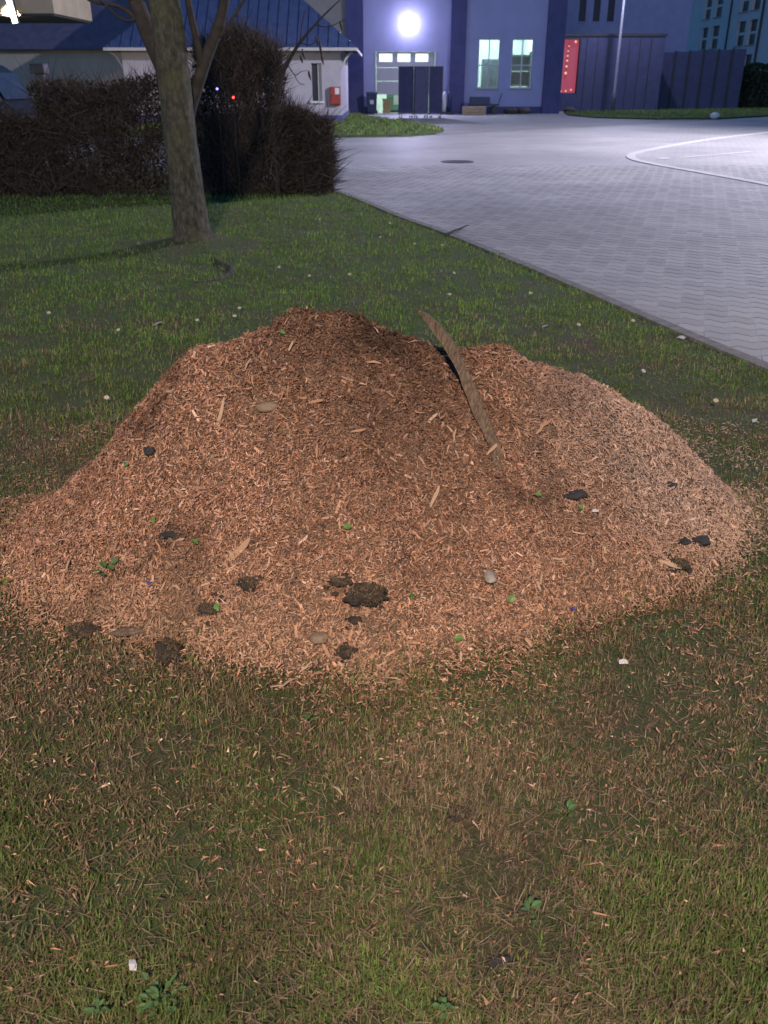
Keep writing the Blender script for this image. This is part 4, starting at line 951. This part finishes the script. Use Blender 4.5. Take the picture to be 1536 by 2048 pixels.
m_clod = M('dark peaty clod', (.018,.014,.011), (.055,.040,.028), 40, .95, .8, .02)
def clod(x, y, r, sq, seed, label):
    root = empty('soil_clod', (x,y,float(surf(x,y))+r*sq[2]*.38)); tag(root, label, 'soil clod', 'dark soil clods at the foot of the heap')
    lump('body', (0,0,0), r, m_clod, sq, seed, 4, .55, root)
    rs = np.random.RandomState(seed+90)
    for q in range(7):
        a = rs.uniform(0,6.28); rr = r*rs.uniform(.75,1.35)
        cx_, cy_ = x+math.cos(a)*rr*sq[0], y+math.sin(a)*rr*sq[1]
        lump('crumb', (cx_-x, cy_-y, float(surf(cx_,cy_))-root.location.z+.004), r*rs.uniform(.14,.34), m_clod, (1.2,1,.8), seed+q, 2, .5, root)
    n = 1500; D = rng.normal(0,1,(n,3)); D /= np.linalg.norm(D,axis=1,keepdims=True); D[:,2] = np.abs(D[:,2]); P = D*np.array(sq)*r*.9
    V, F = spikes(P*rng.uniform(.85,1.06,(n,1)), np.cross(D,rng.normal(0,1,(n,3)))+D*.25, rng.uniform(.2,.55,n)*r, np.full(n,.0016)); c = np.repeat(np.array([(.10,.075,.052)])*rng.uniform(.15,2.0,(n,1)),4,0)
    o = link('roots', fast_mesh('roots', V, F, c), m_vcol, root); o['kind'] = 'stuff'
clod(-.05,2.215,.050,(1.15,.8,.55),1,'large dark earth clod at the middle foot of the heap')
clod(-.130,2.262,.026,(1.3,.8,.5),13,'small dark clod touching the left end of the largest clod')
clod(-.647,2.167,.04,(1,1,.75),2,'round black rooty earth clod at the front left of the heap')
clod(-.939,2.285,.037,(1.2,.8,.6),3,'black earth clod farthest left at the foot of the heap')
clod(-.41,2.30,.03,(1.1,.8,.5),4,'dark clod under a pale splinter left of the largest clod')
clod(-.114,2.13,.026,(1,.8,.6),5,'small dark earth crumb in the orange sawdust in front')
clod(-.531,2.267,.032,(1.2,.8,.35),6,'flat dark earth patch behind the round rooty clod')
clod(.19,1.545,.032,(1.2,.8,.4),7,'dark earth crumb lying alone in the front lawn')
clod(1.0,2.60,.03,(1.3,.8,.5),9,'dark earth crumb at the right foot of the heap')
m_pebb = M('brown pebble', (.16,.11,.075), (.22,.155,.11), 25, .75, .2, .003); m_pebg = M('grey pebble', (.27,.235,.20), (.33,.29,.25), 25, .7, .2, .003); m_coal = M('black charred chunk', (.016,.016,.018), (.035,.035,.038), 30, .9, .5, .004)
for x,y,r,sq,mm,lab,nm in ((-.384,2.737,.034,(1.2,.8,.6),m_pebb,'brown stone sitting on the upper left heap slope','stone'),(-.797,2.766,.022,(1,1.4,.8),m_coal,'small dark stone near the left rim of the heap','stone'),(-.192,2.174,.029,(1.1,.9,.6),m_pebb,'smooth brown stone in front of the largest clod','stone'),(.333,2.371,.03,(.7,1.2,.5),m_pebg,'pale grey flat stone low on the right heap slope','stone'),
    (.638,2.648,.032,(1.3,.7,.5),m_coal,'flat black chunk midway up the right heap slope','charred chunk'),(1.107,2.711,.036,(1.2,.7,.6),m_coal,'larger black chunk at the right rim of the heap','charred chunk'),(1.043,2.679,.024,(1.1,.8,.5),m_coal,'small black chunk just left of the larger black chunk','charred chunk'),(-.673,2.458,.03,(1.5,.6,.4),m_coal,'long black sliver of char on the left heap slope','charred chunk'),(1.032,2.872,.024,(1,.9,.7),m_coal,'black chunk with white speck above the right heap slope','charred chunk'),(.23,1.16,.02,(1.4,.7,.4),m_coal,'flat dark slate chip in the front lawn','charred chunk'),(-.78,2.25,.035,(1.9,.6,.35),m_plank,'short grey bark stick between the two left clods','bark')):
    o = lump(nm.replace(' ','_'), (x,y,float(surf(x,y))+r*sq[2]*.2+.002), r*.95, mm, sq, int(abs(x*90))+2, 2 if mm is m_coal else 3, .5 if mm is m_coal else .24, None, mm is not m_coal); o.rotation_euler = (0,0,random.uniform(0,.5)); tag(o, lab, nm)
m_leaf = M('fresh green leaf', (.07,.17,.03), (.11,.23,.05), 25, .55); m_blue2 = M('blue plastic scrap', (.05,.05,.28), (.08,.08,.36), 9, .4); m_wht = M('white paper scrap', (.5,.49,.49), (.58,.56,.56), 9, .7)
leafm = []
LEAF_L = ['green leaf right of the long black char sliver', 'pale green leaf alone in the middle of the lower heap slope', 'green leaf just right of the largest dark clod', 'green leaf below and right of the pale grey flat stone', 'green leaf lowest on the right heap slope', 'green leaf in the sawdust toe right of centre', 'dark green leaf just below the flat black chunk', 'small green leaf left of the flat black chunk', 'green leaf at the right foot beside an earth crumb', 'green leaf by the small dark stone at the left rim', 'green leaf on the left slope below the small dark stone', 'green leaf just above the long black char sliver', 'green leaf beside the flat dark earth patch', 'green leaf near the summit, highest of all the leaves']
for q in range(3):
    m = MB(); K = 6
    for i in range(K+1):
        t = i/K; w = .42*math.sin(math.pi*min(1,t*.93+.05))**.7; z = .10*math.sin(t*3+q)
        m.v += [(t-.5,-w,z+.10),(t-.5,0,z),(t-.5,w,z+.10)]
        if i: a = 3*i-3; b = 3*i; m.f += [(a,b,b+1,a+1),(a+1,b+1,b+2,a+2)]
    me = bpy.data.meshes.new('green_leaf'); me.from_pydata(m.v,[],m.f); me.update(); me.materials.append(m_leaf); leafm.append(me)
for i,(x,y) in enumerate([(-.595,2.421),(-.112,2.384),(.081,2.253),(.395,2.318),(.572,2.287),(.223,2.198),(.651,2.608),(.507,2.61),(1.007,2.585),(-.881,2.76),(-.723,2.633),(-.741,2.517),(-.506,2.255),(-.346,2.937)]):
    o = bpy.data.objects.new('green_leaf', leafm[i%3]); COL.objects.link(o); lay(o,x,y,.016,random.uniform(0,6),random.gauss(.1,.2),random.gauss(0,.3),random.uniform(.018,.028)); tag(o,LEAF_L[i],'leaf','green leaves on the heap')
m_weed = M('dark weed leaf', (.045,.10,.03), (.07,.14,.04), 25, .75)
weedm = []
for me in leafm: me2 = me.copy(); me2.name = 'weed_leaf'; me2.materials.clear(); me2.materials.append(m_weed); weedm.append(me2)
def rosette(x, y, n, L, seed, label):
    root = empty('weed', (x,y,float(surf(x,y)))); tag(root, label, 'weed'); rs = np.random.RandomState(seed)
    for i in range(n):
        o = bpy.data.objects.new('leaf', weedm[i%3]); COL.objects.link(o); o.parent = root; a = i*2.4+rs.uniform(-.4,.4); r = L*rs.uniform(.35,.5+.09*n)
        o.location = (math.cos(a)*r, math.sin(a)*r, .014+rs.uniform(0,.022)); o.rotation_euler = (rs.normal(0,.3), -rs.uniform(.1,.6), a); s = L*rs.uniform(.7,1.1); o.scale = (s,s*.8,s)
rosette(-.892,2.445,7,.03,1,'small green seedling clump on the left heap slope')
rosette(-.42,1.07,24,.019,2,'leafy clover patch at the front edge of the lawn'); rosette(-.53,1.05,9,.017,3,'smaller clover tuft left of the leafy clover patch')
rosette(.30,1.26,7,.022,4,'broad leaved weed in the right front lawn'); rosette(-.205,1.87,4,.022,5,'tiny green weed in the grass before the heap'); rosette(.43,1.535,5,.024,6,'small bright weed in the grass right of the dark crumb'); rosette(.11,1.05,8,.016,7,'clover tuft at the bottom middle edge of the lawn')
def scrap(name, x, y, s, mat, label, cat, group=None):
    m = MB(); m.add([(-s,-s*.5,0),(-.1*s,-s*.6,.25*s),(s,-s*.35,.1*s),(.9*s,s*.5,.3*s),(0,s*.6,.45*s),(-.9*s,s*.45,.15*s)],[(0,1,4,5),(1,2,3,4)])
    o = m.build(name, mat); so = o.modifiers.new('thick','SOLIDIFY'); so.thickness = s*.12
    o.location = (x,y,float(surf(x,y))+.018); o.rotation_euler = (.2,.1,x*9); tag(o,label,cat,group)
for x,y,lab in ((-.395,2.431,'tiny blue plastic scrap, lower of two in the middle of the heap'),(-.383,2.48,'tiny blue plastic scrap, upper of two in the middle of the heap'),(-.731,2.344,'tiny blue plastic scrap on the lower left heap slope'),(.598,2.35,'tiny blue plastic scrap low on the right heap slope')): scrap('plastic_scrap',x,y,.008,m_blue2,lab,'scrap','blue scraps on the heap')
for x,y,s,lab in ((-.49,1.142,.013,'white paper scrap at the front left of the lawn'),(-1.624,6.244,.033,'white paper scrap on the lawn left behind the heap'),(1.129,6.074,.026,'white paper scrap on the lawn behind the heap towards the paving'),(.705,2.622,.011,'white scrap beside the flat black chunk on the heap'),(1.872,4.171,.022,'whitish scrap in the grass right of the heap'),(.704,2.117,.014,'pale curled scrap in the grass at the right front'),(2.0,5.80,.026,'pale scrap lying on the edging stones')): scrap('paper_scrap',x,y,s,m_wht,lab,'scrap')
# daisies
m_pet = M('daisy petal', (.55,.55,.52), (.6,.6,.56), 9, .6); m_eye = M('daisy eye', (.6,.4,.05), (.65,.45,.06), 9, .7)
dm = MB(); de = MB()
for i in range(9):
    a = 2*math.pi*i/9; c, s_ = math.cos(a), math.sin(a); dm.add([(c*.004-s_*.002,s_*.004+c*.002,0),(c*.014-s_*.003,s_*.014+c*.003,.003),(c*.014+s_*.003,s_*.014-c*.003,.003),(c*.004+s_*.002,s_*.004-c*.002,0)],[(0,1,2,3)])
de.disc((0,0),.005,-.001,.004,8)
d0 = None
for i,(x,y) in enumerate([(-1.32,6.15),(-1.07,6.25),(-.79,11.26),(.07,10.85),(.32,9.44),(.6,9.29),(.62,7.87),(1.16,6.98),(.52,6.98),(-.3,7.76),(-.65,7.76),(-1.07,6.48),(-.95,8.1),(1.34,5.97),(1.75,6.11),(-.04,9.93),(-1.81,5.9),(-1.48,4.46),(-2.43,6.33),(1.5,4.9),(1.75,4.4)]):
    r = empty('daisy', (x,y,float(lawn_h(x,y)))); tag(r,'tiny white daisy in the lawn behind the heap','daisy','daisies in the lawn')
    if d0 is None: a = dm.build('petals', m_pet, r); b = de.build('eye', m_eye, r); d0 = (a.data,b.data)
    else:
        a = bpy.data.objects.new('petals', d0[0]); b = bpy.data.objects.new('eye', d0[1])
        for q in (a,b): COL.objects.link(q); q.parent = r
    for q in (a,b): q.location = (0,0,.05); q.rotation_euler = (.5,random.uniform(-.3,.3),0)
    MB().tube([(0,0,-.01),(.003,0,.05)], .0012, 4).build('stem', m_leaf, r)
# twig lying on the edging
tw = empty('twig', (.82,10.4,.012)); tag(tw, 'forked bare twig lying across the edging stones', 'twig')
limb([(-.12,-.2,.01),(0,-.03,.03),(.06,.1,.02),(.14,.2,.05)], [.012,.014,.011,.005], 7, 4, .1, 3).build('stem', m_bark, tw); limb([(.02,.0,.03),(.10,.02,.06),(.16,.06,.07)], [.009,.007,.003], 6, 3, .1, 4).build('side_shoot', m_bark, tw)
